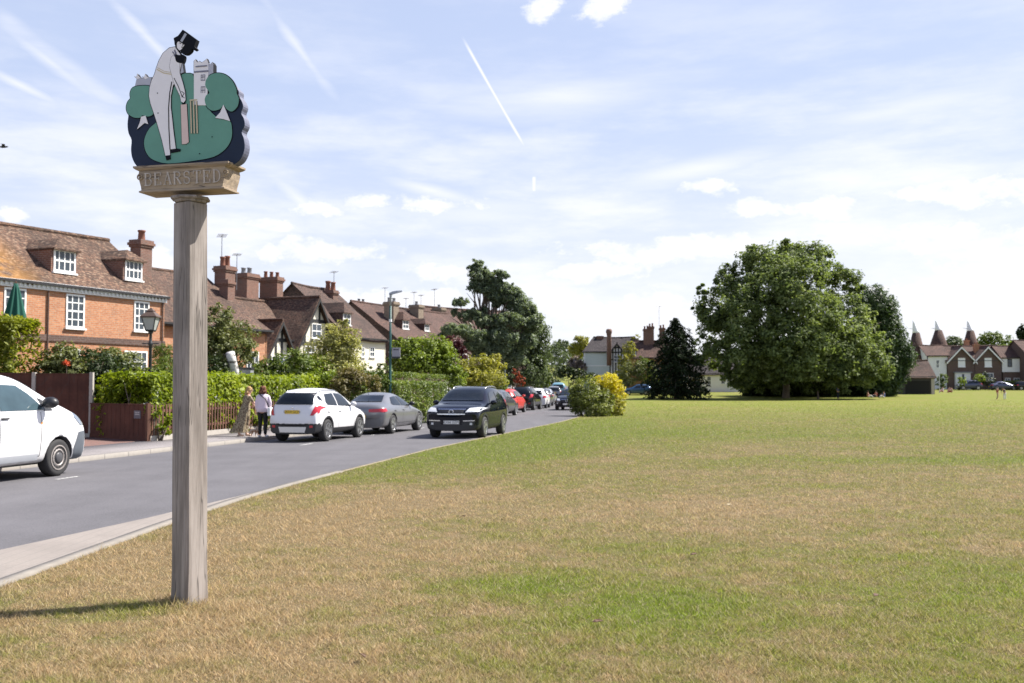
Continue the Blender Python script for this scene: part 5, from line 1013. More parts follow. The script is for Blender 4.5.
    for i, (bl, lm, lab) in enumerate([([pblob(962, 381, 5, 5, 162), pblob(979, 379, 6, 5, 163)], 'bright', 'small lime green shrub between the two parked blue cars'), ([pblob(990, 382, 6, 5, 164), pblob(984, 378, 6, 6, 164.5)], 'dark', 'dark round shrub in front of the second gable'), ([pblob(943, 380, 5, 7, 160), pblob(940, 385, 4, 6, 160)], 'mid', 'green shrub at the corner of the white boarded house')]):
        shrub('front_shrub', lab, bl, 1500, .22, LM[lm], 80 + i)
    c = P(1000, 386, 165); hedge('front_hedge', 'neat low hedge in front of the white boarded upper storey', [(c.x + .5, 165), (c.x + 3.2, 165)], .9, 1.35, 2500, .16, LM['clip'], 85, z0=H(165))
    c = P(1021, 386, 164); hedge('front_hedge', 'neat low hedge at the corner by the tall brick house', [(c.x - .6, 164), (c.x + 3, 164)], .9, 1.3, 2000, .16, LM['clip'], 86, z0=H(164))
    for i, (bl, lab) in enumerate([([pblob(955, 344, 10, 7, 250), pblob(948, 347, 7, 5, 250)], 'far tree between two oast cowls'), ([pblob(990, 340, 12, 8, 240), pblob(1004, 343, 12, 8, 240), pblob(981, 343, 6, 6, 240)], 'far round trees behind the brick gables'), ([pblob(1014, 350, 9, 8, 215), pblob(1005, 352, 9, 7, 215)], 'light green tree behind the white upper storey'), ([pblob(1022, 333, 5, 8, 200), pblob(1027, 338, 8, 8, 200)], 'dark tree at the picture edge above the tall brick house')]):
        b = bl[0][0]; tree('far_tree', lab, 'tree', (b[0], b[1], H(b[1])), bl, 3800, .5, LM[['far', 'mid', 'bright', 'dark'][i]], .2, 90 + i)
    # woods closing the view
    r = np.random.default_rng(8); pts = []; ow = []
    for k in range(420):
        x = -420 + 1000 * (k / 420) + r.normal() * 5; y = 430 + r.random() * 60; hh = 7 + 5 * r.random(); n = 60; d = r.normal(size=(n, 3)); d /= np.linalg.norm(d, axis=1)[:, None]; d[:, 2] = np.abs(d[:, 2]) * 1.2 - .25
        pts.append(np.array([x, y, H(y) + hh * .5 - 3]) + d * np.array([4.5, 4.5, hh * .5])); ow.append(d)
    V = leaf_cloud(np.concatenate(pts), 1.9, r, .2, outward=np.concatenate(ow), narrow=.6); tag(np_mesh('distant_woods', V, np.arange(len(V)).reshape(-1, 4), LM['far']), 'soft band of woodland on the far rise', 'woods', kind='stuff')
planting()
# ------------------------------------------------------------------ cars
CARS = {
 'suv': dict(cols=[(2.14, .66, .60, 2.0, .58, .74), (2.02, .86, .70, 1.9, .76, .83), (1.55, .99, .74, 1.5, .88, .87), (1.0, 1.08, .74, 1.0, .98, .885), (.58, 1.38, .66, .6, 1.01, .89), (.15, 1.59, .58, .2, 1.02, .89), (-.6, 1.65, .58, -.6, 1.05, .89), (-1.35, 1.61, .57, -1.3, 1.09, .885), (-1.82, 1.53, .55, -1.72, 1.10, .87), (-2.02, 1.14, .64, -1.93, 1.02, .84), (-2.10, .85, .68, -2.03, .78, .82), (-2.12, .52, .66, -2.05, .5, .79)], zs=.24, wx=(1.29, -1.27), wr=.345, track=.79, ww=.22,
   sw=[[(.62, 1.06), (-.42, 1.10), (-.42, 1.50), (.10, 1.48), (.28, 1.40)], [(-.50, 1.10), (-1.22, 1.13), (-1.30, 1.22), (-1.12, 1.47), (-.50, 1.50)], [(-1.44, 1.25), (-1.64, 1.30), (-1.66, 1.40), (-1.5, 1.42)]], ws=[(-.62, 1.14), (.62, 1.14), (.52, 1.50), (-.52, 1.50)], rw=[(-.68, 1.15), (.68, 1.15), (.58, 1.50), (-.58, 1.50)],
   hl=[(.42, .74), (.80, .76), (.86, .93), (.56, .90)], tl=[(.64, .82), (.74, .82), (.86, .96), (.86, 1.12), (.74, 1.07)], tls=[(-1.68, 1.12), (-1.86, .90), (-1.95, .88), (-1.95, 1.10)], pz=.93, ppz=.50, clad=True, rails=True),
 'saloon': dict(cols=[(2.33, .54, .60, 2.18, .5, .74), (2.18, .72, .70, 2.02, .64, .87), (1.5, .87, .74, 1.5, .77, .91), (.95, .95, .74, .95, .86, .92), (.42, 1.22, .64, .45, .88, .93), (-.02, 1.39, .57, .05, .89, .93), (-.65, 1.44, .55, -.65, .91, .93), (-1.2, 1.36, .54, -1.15, .93, .93), (-1.72, 1.11, .60, -1.62, .95, .92), (-2.1, 1.04, .68, -2.08, .92, .90), (-2.3, .95, .68, -2.2, .84, .85), (-2.34, .55, .66, -2.23, .5, .80)], zs=.22, wx=(1.42, -1.43), wr=.335, track=.82, ww=.23,
   sw=[[(.50, .95), (-.42, .98), (-.42, 1.31), (.0, 1.28), (.2, 1.19)], [(-.50, .98), (-1.25, 1.01), (-1.30, 1.06), (-.98, 1.27), (-.50, 1.31)]], ws=[(-.62, .99), (.62, .99), (.50, 1.32), (-.50, 1.32)], rw=[(-.58, 1.12), (.58, 1.12), (.47, 1.33), (-.47, 1.33)],
   hl=[(.44, .58), (.76, .60), (.80, .70), (.5, .69)], tl=[(.36, .77), (.82, .77), (.86, .89), (.36, .87)], tls=[(-1.98, .80), (-2.24, .77), (-2.26, .88), (-2.04, .90)], pz=.62, ppz=.42, clad=False, rails=False),
 'hatch': dict(cols=[(1.95, .56, .56, 1.82, .5, .70), (1.82, .76, .66, 1.7, .66, .80), (1.35, .92, .70, 1.3, .80, .84), (.85, 1.0, .70, .85, .90, .855), (.42, 1.28, .62, .45, .92, .86), (.0, 1.46, .55, .05, .93, .86), (-.65, 1.50, .54, -.65, .95, .86), (-1.3, 1.45, .53, -1.25, .98, .855), (-1.7, 1.36, .52, -1.6, 1.0, .84), (-1.86, 1.02, .60, -1.78, .92, .81), (-1.95, .80, .64, -1.86, .72, .79), (-1.96, .5, .62, -1.88, .48, .76)], zs=.22, wx=(1.22, -1.22), wr=.305, track=.76, ww=.19,
   sw=[[(.50, .98), (-.42, 1.0), (-.42, 1.37), (-.02, 1.35), (.2, 1.25)], [(-.50, 1.0), (-1.3, 1.05), (-1.42, 1.14), (-1.2, 1.34), (-.50, 1.37)]], ws=[(-.60, 1.05), (.60, 1.05), (.49, 1.38), (-.49, 1.38)], rw=[(-.54, 1.04), (.54, 1.04), (.47, 1.32), (-.47, 1.32)],
   hl=[(.42, .62), (.68, .66), (.72, .80), (.5, .77)], tl=[(.58, .74), (.76, .78), (.79, .98), (.66, .96)], tls=[(-1.6, .85), (-1.84, .76), (-1.86, .94), (-1.76, .98)], pz=.80, ppz=.42, clad=False, rails=False),
 'van': dict(cols=[(2.50, .62, .74, 2.38, .56, .88), (2.46, 1.02, .78, 2.32, .92, .94), (2.26, 1.20, .79, 2.14, 1.06, .955), (1.62, 1.41, .77, 1.58, 1.17, .96), (1.12, 1.68, .70, 1.12, 1.20, .965), (.66, 1.89, .66, .68, 1.21, .965), (-.3, 1.91, .68, -.3, 1.21, .96), (-1.5, 1.91, .69, -1.5, 1.21, .96), (-2.25, 1.88, .69, -2.25, 1.2, .95), (-2.42, 1.5, .73, -2.38, 1.1, .94), (-2.47, .9, .75, -2.43, .8, .93), (-2.48, .55, .74, -2.44, .55, .92)], zs=.25, wx=(1.58, -1.62), wr=.345, track=.84, ww=.215,
   sw=[[(1.18, 1.24), (.02, 1.24), (.02, 1.70), (.62, 1.68), (.88, 1.52)]], ws=[(-.66, 1.38), (.66, 1.38), (.56, 1.76), (-.56, 1.76)], rw=[(-.60, 1.2), (.60, 1.2), (.56, 1.65), (-.56, 1.65)],
   hl=[(.52, .90), (.78, .92), (.86, 1.10), (.68, 1.12)], tl=[(.80, .9), (.90, .9), (.90, 1.3), (.80, 1.3)], tls=[(-2.3, .9), (-2.42, .9), (-2.42, 1.3), (-2.32, 1.3)], pz=.7, ppz=.45, clad=False, rails=False),
}
o_ = dict(CARS['suv']); o_['cols'] = [(a + (.06 if a > 1.4 else 0), b + (.09 if a > 1.4 else .03), c + (.09 if a > 1.4 else .085 if -1.95 < a < .7 else .04), d + (.10 if d > 1.4 else 0), e + (.08 if a > 1.4 else .02), f + (.05 if a > 1.9 else .0)) for a, b, c, d, e, f in o_['cols']]
o_['hl'] = [(.46, .84), (.86, .86), (.90, 1.00), (.56, .97)]; o_['ws'] = [(-.70, 1.20), (.70, 1.20), (.60, 1.54), (-.60, 1.54)]; o_['ppz'] = .52; CARS['offroad'] = o_
def skin_eval(o):
    dg = bpy.context.evaluated_depsgraph_get(); return bpy.data.meshes.new_from_object(o.evaluated_get(dg))
def car(kind, name, label, loc, head, pmat, sx=1.0, sz=1.0, sy=1.0, rim='rim', front=True, rear=True, group=None, glassm=None, plate=True, cat='car', text=(None, None), lampm=None, detail=True, grille=True):
    S = CARS[kind]; t = thing(name, label, cat, loc, head, group); GL = glassm or MT['glass']
    # body cage, smoothed
    rows = []; zs = S['zs'] + .04
    for xt, zt, wt, xb, zb, wb in S['cols']:
        zm = (zb + zs) / 2
        rows.append([(xt, 0, zt + .02), (xt - (.02 if xt > 1 else -.02 if xt < -1 else 0), wt * .6, zt + .008), ((xt * .6 + xb * .4), wt, zt - .03), (xb, wb, zb), (xb, wb * 1.015, zm + .08), (xb, wb * .985, zs + .04), (xb, wb * .86, zs - .04), (xb, 0, zs - .04)])
    V = []; ids = []
    for r in rows:
        L = []
        for p in r: L.append(len(V)); V.append(p)
        Rr = []
        for p in r: 
            if p[1] == 0: Rr.append(L[r.index(p)])
            else: Rr.append(len(V)); V.append((p[0], -p[1], p[2]))
        ids.append((L, Rr))
    Fs = []; n = 8
    for i in range(len(ids) - 1):
        for k in range(n - 1):
            for s in (0, 1):
                a, b, c, d = ids[i][s][k], ids[i][s][k + 1], ids[i + 1][s][k + 1], ids[i + 1][s][k]; Fs.append((a, b, c, d) if s else (d, c, b, a))
    for i, fl in ((0, False), (len(ids) - 1, True)):
        L, Rr = ids[i]
        for k in range(n - 1):
            f = [L[k], L[k + 1], Rr[k + 1], Rr[k]]; f = list(dict.fromkeys(f)); Fs.append(tuple(f[::-1] if fl else f))
    me = bpy.data.meshes.new('body'); me.from_pydata([(p[0] * 1.015, p[1] * 1.01, p[2] * 1.008) for p in V], [], Fs); bm = bmesh.new(); bm.from_mesh(me); bmesh.ops.recalc_face_normals(bm, faces=bm.faces); bm.to_mesh(me); bm.free()
    tmp = link('body_shape', me); md = tmp.modifiers.new('s', 'SUBSURF'); md.levels = md.render_levels = 3 if detail else 2
    smooth = skin_eval(tmp); bvh = BVHTree.FromPolygons([v.co for v in smooth.vertices], [p.vertices for p in smooth.polygons])
    tmp.modifiers.remove(md); tmp.data = smooth
    cut = MB()
    for wx in S['wx']:
        for sd in (-1, 1):
            rg = []
            for y in (.50, 1.2): rg.append([(wx + (S['wr'] + .055) * math.cos(a), sd * y, S['wr'] + (S['wr'] + .055) * math.sin(a)) for a in np.linspace(0, 6.283, 33)[:-1]])
            cut.rings(rg)
    co = cut.build('wheel_cut', MT['black']); bo = tmp.modifiers.new('b', 'BOOLEAN'); bo.object = co; bo.operation = 'DIFFERENCE'; bo.solver = 'EXACT'; bo.material_mode = 'TRANSFER'
    smooth.materials.append(pmat); body = skin_eval(tmp); bpy.data.objects.remove(co); bpy.data.objects.remove(tmp)
    b = link('body', body, t)
    if S['clad']:
        body.materials.append(MT['black'])
        for p in body.polygons:
            c = p.center
            if c.z < .40 or (c.x < S['wx'][1] - S['wr'] - .08 and c.z < .57) or (c.x > S['wx'][0] + S['wr'] + .08 and c.z < .44): p.material_index = 1
    for p in body.polygons: p.use_smooth = True
    # patches laid on the surface
    def patch(nm, poly, ax, sd, mat, off=.006, parent=None, step=.09):
        pts = []
        m = len(poly)
        for i in range(m):
            p, q = Vector(poly[i]), Vector(poly[(i + 1) % m]); k = max(1, int((q - p).length / step)); pts += [p.lerp(q, j / k) for j in range(k)]
        nb = len(pts); xs = [p.x for p in pts]; ys = [p.y for p in pts]
        inner = [Vector((x, y)) for x in np.arange(min(xs) + step / 2, max(xs), step) for y in np.arange(min(ys) + step / 2, max(ys), step)]
        inner = [q for q in inner if min((q - p).length for p in pts) > step * .4]
        vv, ee, ff, *_ = delaunay_2d_cdt(pts + inner, [(i, (i + 1) % nb) for i in range(nb)], [list(range(nb))], 1, 1e-6)
        out = []; ok = []
        for v in vv:
            o, d = ((Vector((v.x, sd * 3, v.y)), Vector((0, -sd, 0))) if ax == 'y' else (Vector((sd * 4, v.x, v.y)), Vector((-sd, 0, 0))))
            h, nn, _, _ = bvh.ray_cast(o, d); ok.append(h is not None)
            if h is not None and nn.dot(d) > 0: nn = -nn
            out.append(tuple(h + nn * off) if h is not None else (0, 0, 0))
        fs = [tuple(f) for f in ff if all(ok[i] for i in f)]
        if not fs: return None
        mb = MB(); mb.add(out, fs); o = mb.build(nm, mat, parent or t, True, fixn=False)
        me2 = o.data; cc = sum((p.normal for p in me2.polygons), Vector())
        if (ax == 'y' and cc.y * sd < 0) or (ax == 'x' and cc.x * sd < 0): me2.flip_normals()
        return o
    mir = lambda pl: [(-p[0], p[1]) for p in pl][::-1]
    def line(nm, pts, ax, sd, w, mat, off=.004):
        for a, c in zip(pts[:-1], pts[1:]):
            p, q = Vector(a), Vector(c); d = (q - p).normalized(); nn = Vector((-d.y, d.x)) * w; patch(nm, [p - nn, q - nn, q + nn, p + nn], ax, sd, mat, off, step=.12)
    for sd in (-1, 1):
        for w in S['sw']: patch('side_window', w, 'y', sd, GL, .010, step=.07)
    patch('windscreen', S['ws'], 'x', 1, GL, .016, step=.06); patch('rear_window', S['rw'], 'x', -1, GL if kind != 'van' else MT['glass'], .018, step=.06)
    lm = lampm or MT['lamp']
    for f in (lambda q: q, mir): patch('headlight', f(S['hl']), 'x', 1, lm, .014, step=.05); patch('tail_light', f(S['tl']), 'x', -1, MT['red'], .016, step=.05)
    for sd in (-1, 1): patch('tail_light', S['tls'], 'y', sd, MT['red'], .014, step=.05)
    hx = S['hl'][0][1]
    if detail:
        z0 = S['zs'] + .02
        for sd in (-1, 1):
            w0, w1 = S['sw'][0], S['sw'][1] if len(S['sw']) > 1 else None; bx = S['sw'][0][1][0] - .04; fx = S['wx'][0] - S['wr'] - .12 if kind != 'van' else 1.05
            zw = w0[0][1]
            line('door_seam', [(fx, zw - .04), (fx - .02, z0 + .14)], 'y', sd, .006, MT['black']); line('door_seam', [(bx, zw), (bx, z0 + .14)], 'y', sd, .006, MT['black']); line('door_seam', [(fx - .02, z0 + .14), (bx - .75, z0 + .14)], 'y', sd, .006, MT['black'])
            for hx_ in (bx + .12, bx - .75):
                if hx_ < bx and kind == 'van': continue
                h, nn, _, _ = bvh.ray_cast(Vector((hx_, sd * 3, zw - .13)), Vector((0, -sd, 0)))
                MB().box(hx_ - .09, hx_ + .09, -.018, .018, -.014, .014).build('door_handle', MT['black'] if kind == 'van' else pmat, t, bevel=.006).location = (0, h.y + sd * .012, zw - .13)
            if S['clad']:
                pass
                for wx in S['wx']:
                    R1, R2 = S['wr'] + .05, S['wr'] + .11; pl = [(wx + R2 * math.cos(a_), S['wr'] + R2 * math.sin(a_)) for a_ in np.linspace(.0, math.pi, 14)] + [(wx + R1 * math.cos(a_), S['wr'] + R1 * math.sin(a_)) for a_ in np.linspace(math.pi, 0, 14)]; patch('arch_trim', pl, 'y', sd, MT['black'], .007)
                pass
            if kind == 'saloon': patch('sill_trim', [(.95, .26), (.95, .33), (-.95, .33), (-.95, .26)], 'y', sd, MT['rim'], .007)
            if kind == 'van':
                patch('bumper_trim', [(2.02, .28), (2.00, .50), (2.12, .80), (2.40, .82), (2.40, .28)], 'y', sd, plain('grey_bumper', (.10, .115, .135), .6), .009)
                patch('mirror_base', [(1.16, 1.22), (1.42, 1.22), (1.20, 1.42), (1.08, 1.46)], 'y', sd, MT['black'], .009)
                patch('indicator', [(1.02, .99), (1.07, .99), (1.07, 1.02), (1.02, 1.02)], 'y', sd, MT['amber'], .008); patch('lower_rub_strip', [(1.0, .34), (1.0, .45), (-1.0, .45), (-1.0, .34)], 'y', sd, plain('grey_strip', (.42, .44, .47), .5), .007)
                patch('headlight', [(2.02, 1.08), (2.18, .92), (2.34, .90), (2.32, 1.05), (2.08, 1.17)], 'y', sd, MT['lampd'], .009)
            # mirror
            mx = S['sw'][0][0][0] - .06; mz = zw + (.05 if kind != 'van' else .10); h, nn, _, _ = bvh.ray_cast(Vector((mx, sd * 3, mz)), Vector((0, -sd, 0))); sc = 1.35 if kind == 'van' else 1.0
            mb = MB(); mb.ellipsoid((mx + .02, h.y + sd * .14 * sc, mz + .03), (.085 * sc, .115 * sc, .078 * sc), 12, 8); mb.tube([(mx + .04, h.y - sd * .02, mz - .02), (mx + .03, h.y + sd * .10, mz)], .025, 6); mb.build('door_mirror', MT['black'] if kind in ('van',) else (pmat if kind != 'saloon' else MT['black']), t, True)
        if S['clad']:
            patch('skid_plate', [(-.45, z0 + .04), (.45, z0 + .04), (.5, z0 + .21), (-.5, z0 + .21)], 'x', -1, MT['rim'], .014)
            for f in (lambda q: q, mir): patch('rear_reflector', f([(.62, .44), (.74, .46), (.73, .52), (.62, .52)]), 'x', -1, MT['red'], .013)
        if grille:
            g = patch('grille', [(-.42, hx - .06), (.42, hx - .06), (.46, hx + .10), (-.46, hx + .10)], 'x', 1, MT['black'], .008)
            for zz in (hx - .055, hx + .095): line('grille_bar', [(-.46, zz), (.46, zz)], 'x', 1, .012, MT['chrome'], .014)
            h, nn, _, _ = bvh.ray_cast(Vector((4, 0, hx + .02)), Vector((-1, 0, 0)))
            MB().tube([(h.x + .016, .07 * math.cos(a), hx + .02 + .06 * math.sin(a)) for a in np.linspace(0, 6.283, 15)], .012, 6).build('badge', MT['chrome'], t, True)
            for f in (lambda q: q, mir): patch('lower_intake', f([(.36, .40), (.74, .42), (.76, .56), (.36, .54)]), 'x', 1, MT['black'], .009); line('bumper_strip', f([(.38, .57), (.76, .58)]), 'x', 1, .014, MT['chrome'], .012)
            for f in (lambda q: q, mir): patch('fog_light', f([(.60, .44), (.68, .44), (.68, .51), (.60, .51)]), 'x', 1, MT['lamp'], .014)
        h, nn, _, _ = bvh.ray_cast(Vector((-4, 0, S['pz'] + .12)), Vector((1, 0, 0)))
        if h: MB().ellipsoid((h.x - .004, 0, S['pz'] + .13), (.008, .045, .035), 12, 6).build('badge', MT['chrome'], t, True)
        # wiper, aerial
        MB().tube([(S['cols'][8][0] + .3, 0, S['cols'][7][1] + .0), (S['cols'][8][0] + .12, 0, S['cols'][7][1] + .16)], .008, 5).build('roof_aerial', MT['black'], t)
    for sd, m, z, tx in ((1, MT['plate_w'], S['ppz'], text[0]), (-1, MT['plate_y'], S['pz'], text[1])):
        if not plate: continue
        hh = [bvh.ray_cast(Vector((sd * 4, y, z + dz)), Vector((-sd, 0, 0)))[0] for y in (-.24, 0, .24) for dz in (-.05, .05)]; xp = max(sd * h.x for h in hh if h) * sd + sd * .012
        p = MB().box(-.006, .006, -.26, .26, -.055, .055).build('number_plate', m, t, loc=(xp, 0, z), bevel=.003)
        if tx:
            cu = bpy.data.curves.new('plate_text', 'FONT'); cu.body = tx; cu.size = .115; cu.align_x = 'CENTER'; cu.align_y = 'CENTER'; cu.extrude = .001; o = bpy.data.objects.new('plate_text', cu); C.objects.link(o)
            me3 = skin_eval(o); bpy.data.objects.remove(o); me3.materials.clear(); me3.materials.append(MT['black']); q = link('plate_lettering', me3, p); q.rotation_euler = (R(90), 0, R(90) if sd > 0 else R(-90)); q.location = (sd * .0075, 0, 0)
    if S['rails'] and detail:
        for sd in (-1, 1):
            pts = []
            for x in np.linspace(.1, -1.55, 8):
                h, nn, _, _ = bvh.ray_cast(Vector((x, sd * .56, 4)), Vector((0, 0, -1))); pts.append((x, sd * .56, h.z + (.035 if -1.5 < x < .05 else .0)))
            MB().tube(pts, .018, 6).build('roof_rail', MT['rim'], t, True)
    # wheels
    Rw, W = S['wr'], S['ww']
    for wx in S['wx']:
        for sd in (-1, 1):
            yc = sd * S['track'] ; prof = [(Rw * .64, -.5), (Rw * .80, -.54), (Rw * .93, -.52), (Rw * .99, -.40), (Rw, -.2), (Rw, .2), (Rw * .99, .40), (Rw * .93, .52), (Rw * .80, .54), (Rw * .64, .5)]
            w = MB(); N = 28; w.rings([[(r * math.cos(a), y * W, r * math.sin(a)) for a in np.linspace(0, 2 * math.pi, N + 1)[:-1]] for r, y in prof]); o = w.build('wheel', MT['tyre'], t, True, loc=(wx, yc, Rw))
            rm = MB(); of = sd * W * .5; ri = Rw * .66
            rm.rings([[(r * math.cos(a), of + sd * y, r * math.sin(a)) for a in np.linspace(0, 2 * math.pi, N + 1)[:-1]] for r, y in [(ri, -.03), (ri * 1.02, .012), (ri * .93, .014), (ri * .88, -.05)]], cap=False)
            ns = 5 if rim == 'rim' else 12
            if rim == 'steel':
                rm.rings([[(r * math.cos(a), of + sd * y, r * math.sin(a)) for a in np.linspace(0, 2 * math.pi, N + 1)[:-1]] for r, y in [(ri * .9, -.03), (ri * .72, .0), (ri * .62, .01), (ri * .5, -.01)]], cap=False)
            else:
                for k in range(ns * (2 if rim == 'rim' else 1)):
                    a = 2 * math.pi * (k // (2 if rim == 'rim' else 1)) / ns + (.16 if k % 2 else -.16) * (rim == 'rim'); ca, sa = math.cos(a), math.sin(a); wd = ri * (.12 if rim == 'rim' else .06)
                    q = [(ri * .16, wd), (ri * .94, wd * .8), (ri * .94, -wd * .8), (ri * .16, -wd)]
                    rm.add([(x * ca - z * sa, of + sd * .006, x * sa + z * ca) for x, z in q] + [(x * ca - z * sa, of - sd * .03, x * sa + z * ca) for x, z in q], [(0, 1, 2, 3), (7, 6, 5, 4), (0, 4, 5, 1), (1, 5, 6, 2), (2, 6, 7, 3), (3, 7, 4, 0)])
            rm.build('rim', MT['steelrim'] if rim == 'steel' else MT['rim'], o)
            hb = MB(); hb.rings([[(r * math.cos(a), of + sd * y, r * math.sin(a)) for a in np.linspace(0, 2 * math.pi, 17)[:-1]] for r, y in [(ri * .95, -.035), (ri * .30, -.034), (ri * .2, .012), (.01, .014)]] if rim != 'steel' else [[(r * math.cos(a), of + sd * y, r * math.sin(a)) for a in np.linspace(0, 2 * math.pi, 17)[:-1]] for r, y in [(ri * .95, -.045), (ri * .45, -.04), (ri * .42, .015), (ri * .36, .025), (.01, .025)]])
            hb.build('hub', MT['rimd'], o, True)
            if rim == 'steel':
                hl_ = MB()
                for k in range(14):
                    a = 2 * math.pi * k / 14; c_ = (ri * .76 * math.cos(a), of + sd * .004, ri * .76 * math.sin(a)); hl_.ellipsoid(c_, (ri * .06, .005, ri * .06), 8, 4)
                hl_.build('vent_hole', MT['tyre'], o)
    MB().box(S['wx'][1] + .1, S['wx'][0] - .1, -.62, .62, S['zs'] - .02, S['zs'] + .05).build('floor_pan', MT['black'], t)
    t.scale = (sx, sy, sz); return t
def yaw(dx, dy): return math.atan2(dy, dx)
def cars():
    wh = paint('white_car_paint', (.72, .72, .73)); gy = paint('silver_grey_paint', (.20, .205, .22), .45); nv = paint('blue_black_paint', (.004, .006, .013), 0.0, .04, .9, .0); rd = paint('red_paint', (.62, .045, .03)); bk = paint('black_paint', (.010, .011, .013), 0.0, .06, .9, .0); dg = paint('dark_grey_paint', (.07, .075, .085), .4); sv = paint('silver_paint', (.48, .49, .51), .6); bl = paint('blue_paint', (.03, .08, .17), .3); lb = paint('pale_blue_paint', (.16, .32, .40)); vb = paint('violet_blue_paint', (.045, .055, .11), .3)
    d = Vector((.215, .977)); n = Vector((-d.y, d.x))
    def by_wheel(px, py, side, along, kind, dirv, z=.006):      # place so that a wheel's outer foot meets the pixel
        g = G(px, py, z); S = CARS[kind]; dv = Vector(dirv).normalized(); nn = Vector((-dv.y, dv.x)); c = Vector((g.x, g.y)) - nn * side * (S['track'] + .08) - dv * S['wx'][along]; return (c.x, c.y, H(c.y) + z), math.atan2(dv.y, dv.x)
    l, h = by_wheel(57, 476, -1, 0, 'van', (.20, .98)); car('van', 'white_van', 'white panel van with grey bumper and steel wheels parked at the kerb', l, h, wh, rim='steel', glassm=MT['vanglass'], cat='van', lampm=MT['lampd'], grille=False)
    l, h = by_wheel(329, 441.5, -1, 1, 'suv', (.25, .968)); car('suv', 'parked_car', 'white compact crossover with black trim parked beside the two women', l, h, wh, text=(None, 'GN14 OCM'), sx=.94, sy=.90, sz=.97, group='cars parked along the kerb')
    l, h = by_wheel(392.5, 433.7, -1, 1, 'saloon', (.23, .973)); car('saloon', 'parked_car', 'silver grey saloon with red tail lights parked ahead of the white crossover', l, h, gy, group='cars parked along the kerb')
    l, h = by_wheel(484.5, 437.6, 1, 0, 'offroad', (-.225, -.974)); car('offroad', 'black_car', 'blue black off road car with bright headlights driving along the road', l, h, nv, sx=1.0, sz=.99, text=('EX66 EZM', None))
    row = [('hatch', 507, 416.6, dg, 'dark grey hatchback parked behind the black car', (.2, .98)), ('hatch', 524.8, 412.2, rd, 'small bright red hatchback in the parked row', (.21, .978)), ('suv', 534.2, 410.2, bk, 'black car with dark rear window ahead of the red hatchback', (.2, .98))]
    for k, px, py, m, lab, dv in row:
        l, h = by_wheel(px, py, -1, 0 if 520 < px < 530 else 1, k, dv); car(k, 'parked_car', lab, l, h, m, group='cars parked along the kerb', grille=False)
    for k, x, y, m, lab in [('hatch', 1.95, 76.5, wh, 'white hatchback parked ahead of the black parked car'), ('hatch', 2.5, 83.5, dg, 'dark hatchback between the white hatchback and the silver car'), ('saloon', 3.1, 92, sv, 'silver car far along the parked row'), ('suv', 4.75, 112, gy, 'grey crossover near the far end of the parked row'), ('van', 5.9, 126, lb, 'pale blue van beyond the grey crossover')]:
        car(k, 'parked_car' if k != 'van' else 'parked_van', lab, (x, y, H(y) + .006), yaw(.13, .99) if y < 100 else yaw(.06, .99), m, detail=y < 90, group='cars parked along the kerb', cat='car' if k != 'van' else 'van')
    y = 70.5; car('hatch', 'dark_car', 'dark blue car driving towards the flowering road bush', (4.15, y, .006), yaw(-.2, -.98), nv, sx=1.08, sz=1.02)
    for px, y, m, lab, k in [(637, 137, bl, 'blue car parked under the shrubs left of the dark conifer', 'hatch'), (650, 140, bl, 'dark blue car mostly behind the dark conifer', 'hatch')]:
        c = P(px, 390, y); car(k, 'parked_car', lab, (c.x, y, H(y)), yaw(-1, .05), m, detail=False, group='cars beyond the green')
    for px, y, m, lab, hd, k in [(968.5, 163.5, vb, 'dark blue estate car parked before the first brick gable', yaw(-1, .02), 'suv'), (1003, 163, vb, 'blue grey car with pale bonnet parked before the second gable', yaw(1, -.03), 'saloon'), (1026, 162, bk, 'dark car cut by the picture edge near the low hedge', yaw(1, 0), 'hatch')]:
        c = P(px, 388, y); car(k, 'parked_car', lab, (c.x, y, H(y)), hd, m, detail=False, group='cars beyond the green', sx=.95)
cars()

